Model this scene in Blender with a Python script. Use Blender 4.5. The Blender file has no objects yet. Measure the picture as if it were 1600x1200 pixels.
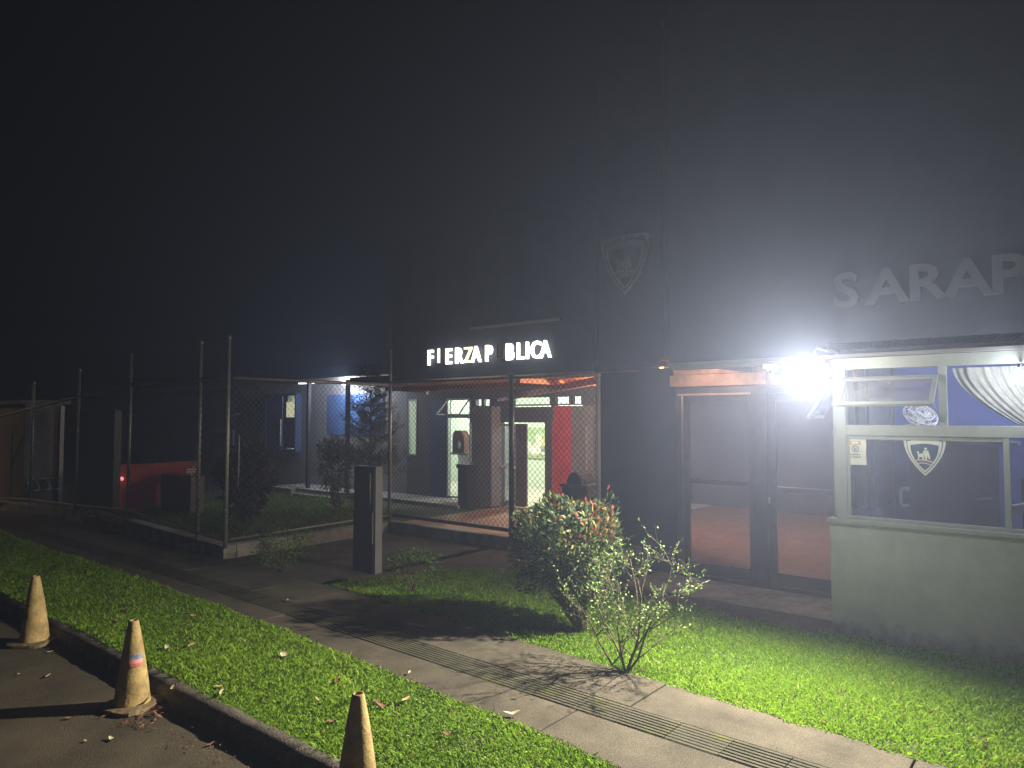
import bpy, bmesh, math, random
import numpy as np
from mathutils import Vector, Matrix
random.seed(7); rng = np.random.default_rng(7)
R = math.radians
sc = bpy.context.scene
col = sc.collection

# ------------------------------------------------------------------ camera, world, exposure
F_PX, EYE, PITCH, YAW = 1109.0, 2.25, R(2.6), R(39.4)
cy, sy, cp, sp = math.cos(YAW), math.sin(YAW), math.cos(PITCH), math.sin(PITCH)
FW = Vector((-sy*cp, cy*cp, sp)); RT = Vector((cy, sy, 0)); UP = Vector((sy*sp, -cy*sp, cp))
cam_d = bpy.data.cameras.new('camera'); cam = bpy.data.objects.new('camera', cam_d); col.objects.link(cam)
cam_d.sensor_width = 36; cam_d.lens = F_PX/1600*36; cam_d.clip_end = 500; cam_d.clip_start = .05
cam.matrix_world = Matrix(((RT.x, UP.x, -FW.x, 0), (RT.y, UP.y, -FW.y, 0), (RT.z, UP.z, -FW.z, EYE), (0, 0, 0, 1)))
sc.camera = cam
w = bpy.data.worlds.new('World'); sc.world = w; w.use_nodes = True
w.node_tree.nodes['Background'].inputs[0].default_value = (.55, .55, .6, 1)
w.node_tree.nodes['Background'].inputs[1].default_value = .0011
sc.view_settings.view_transform = 'Standard'; sc.view_settings.look = 'None'
sc.view_settings.exposure = 0; sc.view_settings.gamma = 1
sc.cycles.use_denoising = True
try: sc.cycles.denoiser = 'OPENIMAGEDENOISE'
except Exception: pass
sc.cycles.max_bounces = 6; sc.cycles.diffuse_bounces = 3; sc.cycles.glossy_bounces = 3
sc.cycles.transmission_bounces = 6; sc.cycles.transparent_max_bounces = 24; sc.cycles.volume_bounces = 0
sc.cycles.sample_clamp_indirect = 4.0
LAMP_W = 38; FLOOD_W = 4100; FOG = .0053; FOG_G = .5

# ------------------------------------------------------------------ measuring (a photo pixel read as a point of a plane)
def ray(px, py):
    return FW + RT*((px-800)/F_PX) + UP*((600-py)/F_PX)
def gnd(px, py, z=0.):
    r = ray(px, py); t = (z-EYE)/r.z; return Vector((r.x*t, r.y*t, z))
def ony(px, py, y):
    r = ray(px, py); t = y/r.y; return Vector((r.x*t, y, EYE+r.z*t))
def onx(px, py, x):
    r = ray(px, py); t = x/r.x; return Vector((x, r.y*t, EYE+r.z*t))
def fr(x0, y0, x1, y1, Y):
    a = ony(x0, (y0+y1)/2, Y).x; b = ony(x1, (y0+y1)/2, Y).x
    return a, b, ony((x0+x1)/2, y1, Y).z, ony((x0+x1)/2, y0, Y).z

# ------------------------------------------------------------------ materials
MATS = {}
def mat(name, c, rough=.7, var=.25, scale=6., bump=.15, metal=0., c2=None, bscale=None, spec=.4, trans=0., sheen=0.):
    if name in MATS: return MATS[name]
    m = bpy.data.materials.new(name); m.use_nodes = True; MATS[name] = m
    nt = m.node_tree; n = nt.nodes; l = nt.links; p = n['Principled BSDF']
    tc = n.new('ShaderNodeTexCoord')
    n1 = n.new('ShaderNodeTexNoise'); n1.inputs['Scale'].default_value = scale; n1.inputs['Detail'].default_value = 6; n1.inputs['Roughness'].default_value = .65
    l.new(tc.outputs['Object'], n1.inputs['Vector'])
    cr = n.new('ShaderNodeValToRGB'); cr.color_ramp.elements[0].position = .32; cr.color_ramp.elements[1].position = .68
    a = c2 or tuple(v*(1-var) for v in c); b = c if c2 else tuple(min(1, v*(1+var)) for v in c)
    cr.color_ramp.elements[0].color = (*a, 1); cr.color_ramp.elements[1].color = (*b, 1)
    l.new(n1.outputs['Fac'], cr.inputs['Fac']); l.new(cr.outputs['Color'], p.inputs['Base Color'])
    p.inputs['Roughness'].default_value = rough; p.inputs['Metallic'].default_value = metal
    p.inputs['Specular IOR Level'].default_value = spec
    if bump:
        n2 = n.new('ShaderNodeTexNoise'); n2.inputs['Scale'].default_value = bscale or scale*8; n2.inputs['Detail'].default_value = 9
        l.new(tc.outputs['Object'], n2.inputs['Vector'])
        bp = n.new('ShaderNodeBump'); bp.inputs['Strength'].default_value = bump; bp.inputs['Distance'].default_value = .01
        l.new(n2.outputs['Fac'], bp.inputs['Height']); l.new(bp.outputs['Normal'], p.inputs['Normal'])
    return m
def emit(name, c, s):
    if name in MATS: return MATS[name]
    m = bpy.data.materials.new(name); m.use_nodes = True; MATS[name] = m
    p = m.node_tree.nodes['Principled BSDF']; p.inputs['Base Color'].default_value = (*c, 1)
    p.inputs['Emission Color'].default_value = (*c, 1); p.inputs['Emission Strength'].default_value = s
    return m
def globe_mat(name, c, s):
    m = bpy.data.materials.new(name); m.use_nodes = True; MATS[name] = m
    n = m.node_tree.nodes; l = m.node_tree.links; n.remove(n['Principled BSDF'])
    e = n.new('ShaderNodeEmission'); e.inputs[0].default_value = (*c, 1); e.inputs[1].default_value = s
    t = n.new('ShaderNodeBsdfTransparent'); a = n.new('ShaderNodeAddShader')
    l.new(e.outputs[0], a.inputs[0]); l.new(t.outputs[0], a.inputs[1]); l.new(a.outputs[0], n['Material Output'].inputs[0])
    return m
def glass(name, tint=(.9, .9, .92), refl=.12, rough=.02, dust=.0):
    if name in MATS: return MATS[name]
    m = bpy.data.materials.new(name); m.use_nodes = True; MATS[name] = m
    n = m.node_tree.nodes; l = m.node_tree.links; n.remove(n['Principled BSDF'])
    t = n.new('ShaderNodeBsdfTransparent'); t.inputs[0].default_value = (*tint, 1)
    g = n.new('ShaderNodeBsdfGlossy'); g.inputs['Roughness'].default_value = rough
    lw = n.new('ShaderNodeLayerWeight'); lw.inputs[0].default_value = .5
    pw = n.new('ShaderNodeMath'); pw.operation = 'POWER'; pw.inputs[1].default_value = 5; l.new(lw.outputs['Facing'], pw.inputs[0])
    ma = n.new('ShaderNodeMath'); ma.operation = 'MULTIPLY_ADD'; ma.inputs[1].default_value = .9; ma.inputs[2].default_value = .035; l.new(pw.outputs[0], ma.inputs[0])
    mx = n.new('ShaderNodeMixShader'); l.new(ma.outputs[0], mx.inputs[0]); l.new(t.outputs[0], mx.inputs[1]); l.new(g.outputs[0], mx.inputs[2])
    out = mx
    if dust:
        d = n.new('ShaderNodeBsdfDiffuse'); d.inputs[0].default_value = (.5, .5, .5, 1)
        m2 = n.new('ShaderNodeMixShader'); nz = n.new('ShaderNodeTexNoise'); nz.inputs['Scale'].default_value = 3
        mp = n.new('ShaderNodeMath'); mp.operation = 'MULTIPLY'; mp.inputs[1].default_value = dust*2
        l.new(nz.outputs['Fac'], mp.inputs[0]); l.new(mp.outputs[0], m2.inputs[0]); l.new(mx.outputs[0], m2.inputs[1]); l.new(d.outputs[0], m2.inputs[2]); out = m2
    l.new(out.outputs[0], n['Material Output'].inputs[0])
    return m
def attr_mat(name, rough=.5, trans=.25, spec=.4):
    if name in MATS: return MATS[name]
    m = bpy.data.materials.new(name); m.use_nodes = True; MATS[name] = m
    n = m.node_tree.nodes; l = m.node_tree.links; p = n['Principled BSDF']
    a = n.new('ShaderNodeAttribute'); a.attribute_name = 'leaf_colour'
    l.new(a.outputs['Color'], p.inputs['Base Color']); p.inputs['Roughness'].default_value = rough
    p.inputs['Specular IOR Level'].default_value = spec
    tr = n.new('ShaderNodeBsdfTranslucent'); l.new(a.outputs['Color'], tr.inputs[0])
    mx = n.new('ShaderNodeMixShader'); mx.inputs[0].default_value = trans
    l.new(p.outputs[0], mx.inputs[1]); l.new(tr.outputs[0], mx.inputs[2]); l.new(mx.outputs[0], n['Material Output'].inputs[0])
    return m

asphalt = mat('asphalt', (.115, .095, .065), .88, bump=.7, scale=1.1, bscale=140, c2=(.05, .042, .03), spec=.25)
kerb_m = mat('kerb concrete', (.17, .15, .13), .9, bump=.8, scale=9, bscale=70, c2=(.045, .042, .036))
soil = mat('soil', (.07, .055, .035), .95, bump=.8, scale=14, bscale=60)
under = mat('turf thatch', (.05, .075, .02), .95, bump=.8, scale=25, bscale=90, c2=(.03, .04, .015))
render_w = mat('grey render', (.50, .50, .505), .85, scale=1.6, bump=.3, bscale=60, c2=(.37, .37, .375))
def splash(m):
    n = m.node_tree.nodes; l = m.node_tree.links; p = n['Principled BSDF']; src = p.inputs['Base Color'].links[0].from_socket
    tc = n.new('ShaderNodeNewGeometry'); sx_ = n.new('ShaderNodeSeparateXYZ'); l.new(tc.outputs['Position'], sx_.inputs[0])
    nz = n.new('ShaderNodeTexNoise'); nz.inputs['Scale'].default_value = 9; nz.inputs['Detail'].default_value = 8; l.new(tc.outputs['Position'], nz.inputs['Vector'])
    ma = n.new('ShaderNodeMath'); ma.operation = 'MULTIPLY_ADD'; ma.inputs[1].default_value = -.45; l.new(nz.outputs['Fac'], ma.inputs[0]); l.new(sx_.outputs['Z'], ma.inputs[2])
    rp = n.new('ShaderNodeMapRange'); rp.inputs[1].default_value = -.26; rp.inputs[2].default_value = -.06; rp.inputs[3].default_value = .6; rp.inputs[4].default_value = 0; l.new(ma.outputs[0], rp.inputs[0])
    mx = n.new('ShaderNodeMixRGB'); mx.inputs[2].default_value = (.12, .11, .075, 1); l.new(rp.outputs[0], mx.inputs[0]); l.new(src, mx.inputs[1]); l.new(mx.outputs[0], p.inputs['Base Color'])
splash(render_w)
navy = mat('navy paint', (.035, .045, .07), .75, var=.2, scale=1.5, bump=.15)
grey_d = mat('dark grey paint', (.10, .095, .105), .75, var=.15, scale=1.8, bump=.15)
grey_m = mat('mid grey paint', (.20, .195, .205), .8, var=.12, scale=2., bump=.15)
plinth_m = mat('plinth concrete', (.33, .31, .29), .9, bump=.4, scale=4, c2=(.17, .16, .14))
blue_m = mat('blue paint', (.05, .10, .24), .6, var=.1, scale=2.5, bump=.1)
blue_d = mat('dark blue paint', (.04, .07, .17), .6, var=.12, scale=2.5, bump=.1)
red_m = mat('red paint', (.58, .055, .05), .7, var=.22, scale=2.5, bump=.15)
alu = mat('painted aluminium', (.30, .32, .30), .45, var=.08, scale=6, bump=.04, metal=.15)
brown_al = mat('bronze aluminium', (.12, .09, .095), .4, var=.1, scale=6, bump=.03, metal=.4)
white_p = mat('white paint', (.7, .7, .7), .6, var=.07, scale=5, bump=.08)
galv = mat('galvanised steel', (.30, .29, .27), .5, metal=.5, var=.3, scale=18, bump=.15)
wire_m = mat('weathered wire', (.03, .029, .028), .6, metal=.3, var=.3, scale=30, bump=0)
dark_m = mat('black enamel', (.018, .02, .024), .5, var=.2, scale=5, bump=.05)
totem_m = mat('totem cladding', (.03, .037, .043), .42, var=.15, scale=4, bump=.05)
bark = mat('bark', (.13, .10, .07), .9, bump=.9, scale=22, bscale=60, c2=(.06, .045, .03))
cone_m = mat('faded cone rubber', (.50, .37, .15), .75, bump=.45, scale=9, bscale=50, c2=(.20, .14, .06))
cone_b = mat('cone base rubber', (.26, .20, .11), .85, bump=.5, scale=14, c2=(.07, .05, .03))
glass_c = glass('clear glass'); glass_t = glass('dusty glass', (.55, .55, .6), dust=.02)
leafm = attr_mat('leaf', .55, .22, .28); grassm = attr_mat('grass blade', .55, .3, .3)
paper = mat('paper', (.62, .62, .55), .8, var=.05, scale=9, bump=.1)
orange_s = mat('orange lit boards', (.55, .21, .09), .55, var=.2, scale=3, bump=.1)  # warm lamp glow on the canopy put into the boards' orange

def tile_mat(name, a, b, g, size, rough=.45):
    m = bpy.data.materials.new(name); m.use_nodes = True; MATS[name] = m
    n = m.node_tree.nodes; l = m.node_tree.links; p = n['Principled BSDF']
    tc = n.new('ShaderNodeTexCoord'); br = n.new('ShaderNodeTexBrick'); br.offset = 0
    br.inputs['Color1'].default_value = (*a, 1); br.inputs['Color2'].default_value = (*b, 1); br.inputs['Mortar'].default_value = (*g, 1)
    br.inputs['Scale'].default_value = 1; br.inputs['Brick Width'].default_value = size; br.inputs['Row Height'].default_value = size
    br.inputs['Mortar Size'].default_value = .008
    l.new(tc.outputs['Object'], br.inputs['Vector'])
    nz = n.new('ShaderNodeTexNoise'); nz.inputs['Scale'].default_value = 3; nz.inputs['Detail'].default_value = 6
    mx = n.new('ShaderNodeMixRGB'); mx.blend_type = 'MULTIPLY'; mx.inputs[0].default_value = .5
    l.new(tc.outputs['Object'], nz.inputs['Vector']); l.new(br.outputs['Color'], mx.inputs[1]); l.new(nz.outputs['Fac'], mx.inputs[2]); l.new(mx.outputs[0], p.inputs['Base Color'])
    p.inputs['Roughness'].default_value = rough
    return m
terra = tile_mat('terracotta tiles', (.50, .26, .16), (.40, .21, .13), (.12, .08, .06), .33)
def pave_mat():
    m = mat('pavement concrete', (.12, .105, .08), .9, bump=.6, scale=2.6, bscale=170, c2=(.058, .051, .039), spec=.25)
    n = m.node_tree.nodes; l = m.node_tree.links; p = n['Principled BSDF']
    src = p.inputs['Base Color'].links[0].from_socket
    tc = n.new('ShaderNodeTexCoord'); v = n.new('ShaderNodeTexNoise'); v.inputs['Scale'].default_value = 90; v.inputs['Detail'].default_value = 3
    l.new(tc.outputs['Object'], v.inputs['Vector'])
    r = n.new('ShaderNodeValToRGB'); r.color_ramp.elements[0].position = .35; r.color_ramp.elements[1].position = .68
    r.color_ramp.elements[0].color = (.45, .45, .45, 1); r.color_ramp.elements[1].color = (1.25, 1.25, 1.25, 1)
    mx = n.new('ShaderNodeMixRGB'); mx.blend_type = 'MULTIPLY'; mx.inputs[0].default_value = .8
    l.new(v.outputs['Fac'], r.inputs[0]); l.new(src, mx.inputs[1]); l.new(r.outputs[0], mx.inputs[2]); l.new(mx.outputs[0], p.inputs['Base Color'])
    return m
pave = pave_mat()
def moss_mat():
    m = mat('mossy tactile concrete', (.085, .078, .055), .9, bump=.6, scale=3, bscale=120, c2=(.04, .04, .028), spec=.25)
    n = m.node_tree.nodes; l = m.node_tree.links; p = n['Principled BSDF']
    src = p.inputs['Base Color'].links[0].from_socket
    tc = n.new('ShaderNodeTexCoord'); v = n.new('ShaderNodeTexNoise'); v.inputs['Scale'].default_value = 4.5; v.inputs['Detail'].default_value = 8; v.inputs['Roughness'].default_value = .75
    l.new(tc.outputs['Object'], v.inputs['Vector'])
    r = n.new('ShaderNodeValToRGB'); r.color_ramp.elements[0].position = .55; r.color_ramp.elements[1].position = .62
    mx = n.new('ShaderNodeMixRGB'); mx.inputs[2].default_value = (.075, .085, .022, 1)
    l.new(v.outputs['Fac'], r.inputs[0]); l.new(r.outputs[0], mx.inputs[0]); l.new(src, mx.inputs[1]); l.new(mx.outputs[0], p.inputs['Base Color'])
    return m
moss = moss_mat()

# ------------------------------------------------------------------ mesh helpers
WP = {}
def wpos(o):
    return WP.get(o.name, Vector((0, 0, 0))) if o else Vector((0, 0, 0))
def thing(name, label, cat, loc, group=None):
    o = bpy.data.objects.new(name, None); col.objects.link(o); o.location = Vector(loc); o.empty_display_size = .2
    WP[o.name] = Vector(loc); o['label'] = label; o['category'] = cat
    if group: o['group'] = group
    return o
def tag(o, label, cat, group=None):
    o['label'] = label; o['category'] = cat
    if group: o['group'] = group
    return o
class MB:
    def __init__(s): s.v = []; s.f = []; s.s = []
    def add(s, vs, fs, smooth=False):
        k = len(s.v); s.v += [tuple(v) for v in vs]; s.f += [tuple(i+k for i in f) for f in fs]; s.s += [smooth]*len(fs); return s
    def box(s, x0, x1, y0, y1, z0, z1):
        return s.add([(x0,y0,z0),(x1,y0,z0),(x1,y1,z0),(x0,y1,z0),(x0,y0,z1),(x1,y0,z1),(x1,y1,z1),(x0,y1,z1)],
                     [(0,3,2,1),(4,5,6,7),(0,1,5,4),(1,2,6,5),(2,3,7,6),(3,0,4,7)])
    def slab(s, c, ex, ey, ez):      # box from centre and three half-vectors
        c = Vector(c); ex, ey, ez = Vector(ex), Vector(ey), Vector(ez)
        return s.add([c-ex-ey-ez, c+ex-ey-ez, c+ex+ey-ez, c-ex+ey-ez, c-ex-ey+ez, c+ex-ey+ez, c+ex+ey+ez, c-ex+ey+ez],
                     [(0,3,2,1),(4,5,6,7),(0,1,5,4),(1,2,6,5),(2,3,7,6),(3,0,4,7)])
    def prism(s, pts, z0, z1):       # pts ccw in xy
        n = len(pts); a = [(p[0], p[1], z0) for p in pts] + [(p[0], p[1], z1) for p in pts]
        return s.add(a, [tuple(range(n-1, -1, -1)), tuple(range(n, 2*n))] + [(i, (i+1) % n, n+(i+1) % n, n+i) for i in range(n)])
    def tube(s, pts, rads, n=8, caps=True):
        pts = [Vector(p) for p in pts]; rads = rads if isinstance(rads, (list, tuple)) else [rads]*len(pts)
        vs = []; fs = []; pr = None
        for i, p in enumerate(pts):
            d = (pts[min(i+1, len(pts)-1)]-pts[max(i-1, 0)]).normalized()
            a = (pr - d*pr.dot(d)) if pr is not None else d.orthogonal()
            if a.length < 1e-5: a = d.orthogonal()
            a.normalize(); b = d.cross(a); pr = a
            for k in range(n):
                t = 2*math.pi*k/n; vs.append(p+(a*math.cos(t)+b*math.sin(t))*rads[i])
        for i in range(len(pts)-1):
            for k in range(n): fs.append((i*n+k, i*n+(k+1) % n, (i+1)*n+(k+1) % n, (i+1)*n+k))
        if caps: fs.append(tuple(range(n-1, -1, -1))); fs.append(tuple((len(pts)-1)*n+k for k in range(n)))
        return s.add(vs, fs, n > 4)
    def lathe(s, c, prof, n=24):
        c = Vector(c); vs = []; fs = []
        for r, z in prof:
            for k in range(n):
                t = 2*math.pi*k/n; vs.append(c+Vector((r*math.cos(t), r*math.sin(t), z)))
        for i in range(len(prof)-1):
            for k in range(n): fs.append((i*n+k, i*n+(k+1) % n, (i+1)*n+(k+1) % n, (i+1)*n+k))
        return s.add(vs, fs, True)
    def build(s, name, m, parent=None, bevel=0., base=None, kind=None):
        me = bpy.data.meshes.new(name)
        o = bpy.data.objects.new(name, me); col.objects.link(o)
        if parent: org = wpos(parent); WP[o.name] = org; o.parent = parent
        else:
            a = np.array(s.v); mn, mx = a.min(0), a.max(0)
            org = Vector(base) if base else Vector(((mn[0]+mx[0])/2, (mn[1]+mx[1])/2, mn[2])); o.location = org; WP[o.name] = org
        me.from_pydata([(v[0]-org.x, v[1]-org.y, v[2]-org.z) for v in s.v], [], s.f)
        for p, sm in zip(me.polygons, s.s): p.use_smooth = sm
        me.materials.append(m); me.update()
        if bevel:
            b = o.modifiers.new('bevel', 'BEVEL'); b.width = bevel; b.segments = 2; b.limit_method = 'ANGLE'
        if kind: o['kind'] = kind
        return o
def copy_tree(o, parent=None):
    c = o.copy(); col.objects.link(c); c.parent = parent; WP[c.name] = wpos(o)
    for ch in list(o.children): copy_tree(ch, c)
    return c
def vis_group(o, kind): o['kind'] = kind; return o
def text(name, body, size, m, parent, place, extrude=.02, bold=.0, align='LEFT', facing='front', sx=1.):
    cu = bpy.data.curves.new(name, 'FONT'); cu.body = body; cu.size = size; cu.extrude = extrude; cu.offset = bold; cu.align_x = align
    cu.resolution_u = 3
    t = bpy.data.objects.new(name+'_src', cu); col.objects.link(t)
    dg = bpy.context.evaluated_depsgraph_get(); dg.update()
    me = bpy.data.meshes.new_from_object(t.evaluated_get(dg)); bpy.data.objects.remove(t)
    org = wpos(parent)
    for v in me.vertices:
        x, y, z = v.co
        q = Vector((place[0]+x*sx, place[1]-z, place[2]+y))
        v.co = q-org
    me.materials.clear(); me.materials.append(m); me.name = name
    o = bpy.data.objects.new(name, me); col.objects.link(o); o.parent = parent; WP[o.name] = org
    return o
def light(name, loc, power, colr, rad=.03, parent=None, kind='POINT', spot=None, rot=None):
    L = bpy.data.lights.new(name, kind); L.energy = power; L.color = colr; L.shadow_soft_size = rad
    o = bpy.data.objects.new(name, L); col.objects.link(o); o.location = Vector(loc)-(wpos(parent)); o.parent = parent
    if kind == 'SPOT': L.spot_size = spot; L.spot_blend = 1
    if rot: o.rotation_euler = rot
    return o
def colour_attr(me, cols):      # one colour per vertex
    a = me.color_attributes.new('leaf_colour', 'FLOAT_COLOR', 'POINT')
    a.data.foreach_set('color', np.asarray(cols, dtype=np.float32).ravel())

# ------------------------------------------------------------------ haze (lamp-lit mist, added also to imitate lens glare)
hz = MB().box(-75, 45, -45, 70, -1.4, 9.5).build('haze', MATS.setdefault('haze_m', bpy.data.materials.new('haze air')), kind='stuff')
hm = MATS['haze_m']; hm.use_nodes = True; hn = hm.node_tree
hn.nodes.remove(hn.nodes['Principled BSDF'])
pv = hn.nodes.new('ShaderNodeVolumePrincipled'); pv.inputs['Color'].default_value = (.53, .64, 1, 1); pv.inputs['Density'].default_value = FOG; pv.inputs['Anisotropy'].default_value = FOG_G
hn.links.new(pv.outputs[0], hn.nodes['Material Output'].inputs['Volume'])

# ------------------------------------------------------------------ ground
MB().box(-70, 40, -40, 65, -.4, -.2).build('ground', soil, kind='structure')
MB().box(-60, 30, -25, 2.98, -.19, -.13).build('road', asphalt, kind='structure')
def line_y(p, q):      # a straight line through two ground points as y(x)
    k = (q.y-p.y)/(q.x-p.x); return lambda x: p.y+k*(x-p.x)
KY = 2.85
# kerb: long rounded concrete edge with worn top
def kerb():
    m = MB(); prof = [(0, -.19), (-.02, -.13), (.0, -.04), (.035, -.004), (.11, .006), (.15, -.02), (.15, -.19)]
    xs = np.arange(-40, 8.01, .11); vs = []; fs = []; n = len(prof)
    for i, x in enumerate(xs):
        for (dy, z) in prof:
            j = 0 if z < -.1 else 1
            vs.append((x, KY+.04*math.sin(x*.35)*.3+dy+j*random.uniform(-.006, .006), z+j*random.uniform(-.007, .006)))
    for i in range(len(xs)-1):
        for k in range(n-1): fs.append((i*n+k, (i+1)*n+k, (i+1)*n+k+1, i*n+k+1))
    m.add(vs, fs, True); return m
kerb().build('kerb', kerb_m, kind='structure')
WL = line_y(Vector((-8.9, 4.36, 0)), gnd(970, 1200)) if False else line_y(gnd(500, 1010), gnd(970, 1200))
WR = line_y(gnd(760, 985), gnd(1420, 1180))
wl = lambda x: WL(max(min(x, 0), -8)) ; wr = lambda x: WR(max(min(x, 0), -7.5))
TA = line_y(gnd(417, 950), gnd(960, 1128)); TB = line_y(gnd(620, 995), gnd(1000, 1105))
ta = lambda x: TA(max(min(x, 0), -9)); tb = lambda x: ta(x)+.31
# verge soil
def strip(m, f0, f1, x0, x1, z0, z1, step=.5):
    xs = np.arange(x0, x1+.001, step)
    for a, b in zip(xs[:-1], xs[1:]):
        m.add([(a, f0(a), z0), (b, f0(b), z0), (b, f1(b), z0), (a, f1(a), z0), (a, f0(a), z1), (b, f0(b), z1), (b, f1(b), z1), (a, f1(a), z1)],
              [(4, 5, 6, 7), (0, 1, 5, 4), (2, 3, 7, 6)])
    return m
strip(MB(), lambda x: KY+.14, lambda x: wl(x)-.0, -40, 8, -.19, -.015).build('verge', under, kind='structure')
# pavement slabs with real joints, both sides of the tactile strip
pm = MB()
for f0, f1, j0, dj in ((wl, lambda x: ta(x)-.006, -3.14, 2.02), (lambda x: tb(x)+.006, wr, -.98, 3.75/2)):
    k = -22
    while j0+dj*k < 8:
        a = j0+dj*k+.007; b = j0+dj*(k+1)-.007; k += 1
        z = random.uniform(-.003, .003)
        pm.add([(a, f0(a), -.1), (b, f0(b), -.1), (b, f1(b), -.1), (a, f1(a), -.1), (a, f0(a), z), (b, f0(b), z), (b, f1(b), z), (a, f1(a), z)],
               [(4, 5, 6, 7), (0, 1, 5, 4), (1, 2, 6, 5), (2, 3, 7, 6), (3, 0, 4, 7)])
pm.build('pavement', pave, bevel=.004, kind='structure')
strip(MB(), wl, wr, -42, 8, -.19, -.022).build('pavement_bed', soil, kind='structure')
tm = MB()
k = 0; x = -40.
while x < 8:
    x2 = x+.40-.006
    off = random.uniform(-.002, .002)
    for r in range(7):
        y0 = .008+r*.043; h = .0045+off
        tm.add([(x, ta(x)+y0, h), (x2, ta(x2)+y0, h), (x2, ta(x2)+y0+.024, h), (x, ta(x)+y0+.024, h),
                (x, ta(x)+y0-.006, -.0015), (x2, ta(x2)+y0-.006, -.0015), (x2, ta(x2)+y0+.030, -.0015), (x, ta(x)+y0+.030, -.0015)],
               [(0, 1, 2, 3), (4, 5, 1, 0), (2, 6, 7, 3), (7, 4, 0, 3), (5, 6, 2, 1)])
    tm.add([(x, ta(x), -.0015), (x2, ta(x2), -.0015), (x2, tb(x2), -.0015), (x, tb(x), -.0015)], [(0, 1, 2, 3)])
    x += .40
tm.build('tactile_strip', moss, kind='structure')
# forecourt concrete behind
fm = MB()
fc = [(-10.68, 5.0), (-9.0, 5.0)]
strip(fm, wr, lambda x: 9.34, -10.66, -8.0, -.19, -.002)
lawn_n = [(-8.0, wr(-8.0)), (-2.0, wr(-2.0)), (6, wr(6))]
def lawn_far(x):     # back edge of the little lawn
    pts = [(-8.0, 5.82), (-7.35, 7.55), (-6.72, 8.05), (-6.0, 8.1), (-3.9, 7.95), (-2.86, 7.78), (-2.3, 7.7), (-2.2, 7.98), (6, 8.02)]
    for a, b in zip(pts[:-1], pts[1:]):
        if a[0] <= x <= b[0]: return a[1]+(b[1]-a[1])*(x-a[0])/(b[0]-a[0])
    return 5.8
strip(fm, lambda x: max(lawn_far(x)-.02, wr(x)), lambda x: 9.34, -8.0, -2.2, -.19, -.004, .145)
fm.build('forecourt', pave, kind='structure')
strip(MB(), wr, lambda x: lawn_far(x), -8.0, 6, -.19, -.02, .25).build('lawn_soil', under, kind='structure')
MB().box(-40, -10.95, 6.1, 13.0, -.19, .07).build('yard', under, kind='structure')
MB().box(-11.0, 6, 9.55, 16.5, -.19, .10).build('terrace_floor', terra, kind='structure')
MB().box(-4.95, -1.9, 8.35, 9.55, -.15, .012).build('door_step', plinth_m, bevel=.01, kind='structure')

# grass
def in_poly(x, y, poly):
    c = np.zeros(len(x), bool); j = len(poly)-1
    for i in range(len(poly)):
        xi, yi = poly[i]; xj, yj = poly[j]
        c ^= ((yi > y) != (yj > y)) & (x < (xj-xi)*(y-yi)/(yj-yi+1e-12)+xi); j = i
    return c
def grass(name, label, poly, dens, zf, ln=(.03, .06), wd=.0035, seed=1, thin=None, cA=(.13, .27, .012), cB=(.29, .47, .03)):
    g = np.random.default_rng(seed)
    P = np.array(poly); x0, y0 = P.min(0); x1, y1 = P.max(0)
    n = int((x1-x0)*(y1-y0)*dens); x = g.uniform(x0, x1, n); y = g.uniform(y0, y1, n)
    d = np.hypot(x, y); keep = in_poly(x, y, poly) & (g.random(n) < np.clip((7.5/d)**1.3, 0, 1))
    if thin is not None: keep &= g.random(n) < thin(x, y)
    bare = np.sin(x*3.1+1.7*np.sin(y*4.3+x))*np.sin(y*5.7-x*1.9+np.sin(x*2.3))
    keep &= g.random(n) < np.clip(1.15-1.1*np.clip(bare-.45, 0, 1)*1.6, .3, 1)
    x, y, d = x[keep], y[keep], d[keep]; n = len(x)
    s = np.clip((d/7.5)**.65, 1, 2.2)
    az = g.uniform(0, 2*np.pi, n); tilt = g.uniform(.35, 1.25, n); L = g.uniform(*ln, n)*s; W = wd*g.uniform(.7, 1.3, n)*s
    patch = .5+.5*np.sin(x*2.1+np.sin(y*3.3)*1.3)*np.cos(y*2.7+x*.9)
    L *= .7+.5*patch; L *= np.where(g.random(n) < .04, 1.7, 1)
    dx, dy = np.cos(az), np.sin(az); z = np.full(n, zf)
    b = np.stack([x, y, z], 1)
    mid = b+np.stack([dx*np.sin(tilt*.55)*L*.55, dy*np.sin(tilt*.55)*L*.55, np.cos(tilt*.55)*L*.55], 1)
    tip = mid+np.stack([dx*np.sin(tilt*1.25)*L*.5, dy*np.sin(tilt*1.25)*L*.5, np.cos(tilt*1.25)*L*.5], 1)
    sd = np.stack([-dy*W, dx*W, np.zeros(n)], 1)
    V = np.stack([b-sd*.5, b+sd*.5, mid+sd, tip, mid-sd], 1).reshape(-1, 3)
    c0 = np.array([*P.mean(0), zf])
    me = bpy.data.meshes.new(name); me.vertices.add(5*n); me.vertices.foreach_set('co', (V-c0).astype(np.float32).ravel())
    me.loops.add(5*n); me.loops.foreach_set('vertex_index', np.arange(5*n, dtype=np.int32))
    me.polygons.add(n); me.polygons.foreach_set('loop_start', np.arange(0, 5*n, 5, dtype=np.int32))
    me.update(calc_edges=True); me.validate()
    t = np.clip(.5*patch+g.normal(.25, .28, n), 0, 1)[:, None]
    c = np.array(cA)*(1-t)+np.array(cB)*t
    dry = g.random(n) < .05; c[dry] = np.array([.24, .19, .07])
    c4 = np.concatenate([c, np.ones((n, 1))], 1)
    colour_attr(me, np.repeat(c4, 5, 0))
    me.materials.append(grassm)
    o = bpy.data.objects.new(name, me); col.objects.link(o); o.location = c0
    o['kind'] = 'stuff'; o['label'] = label; o['category'] = 'grass'
    return o
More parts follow.
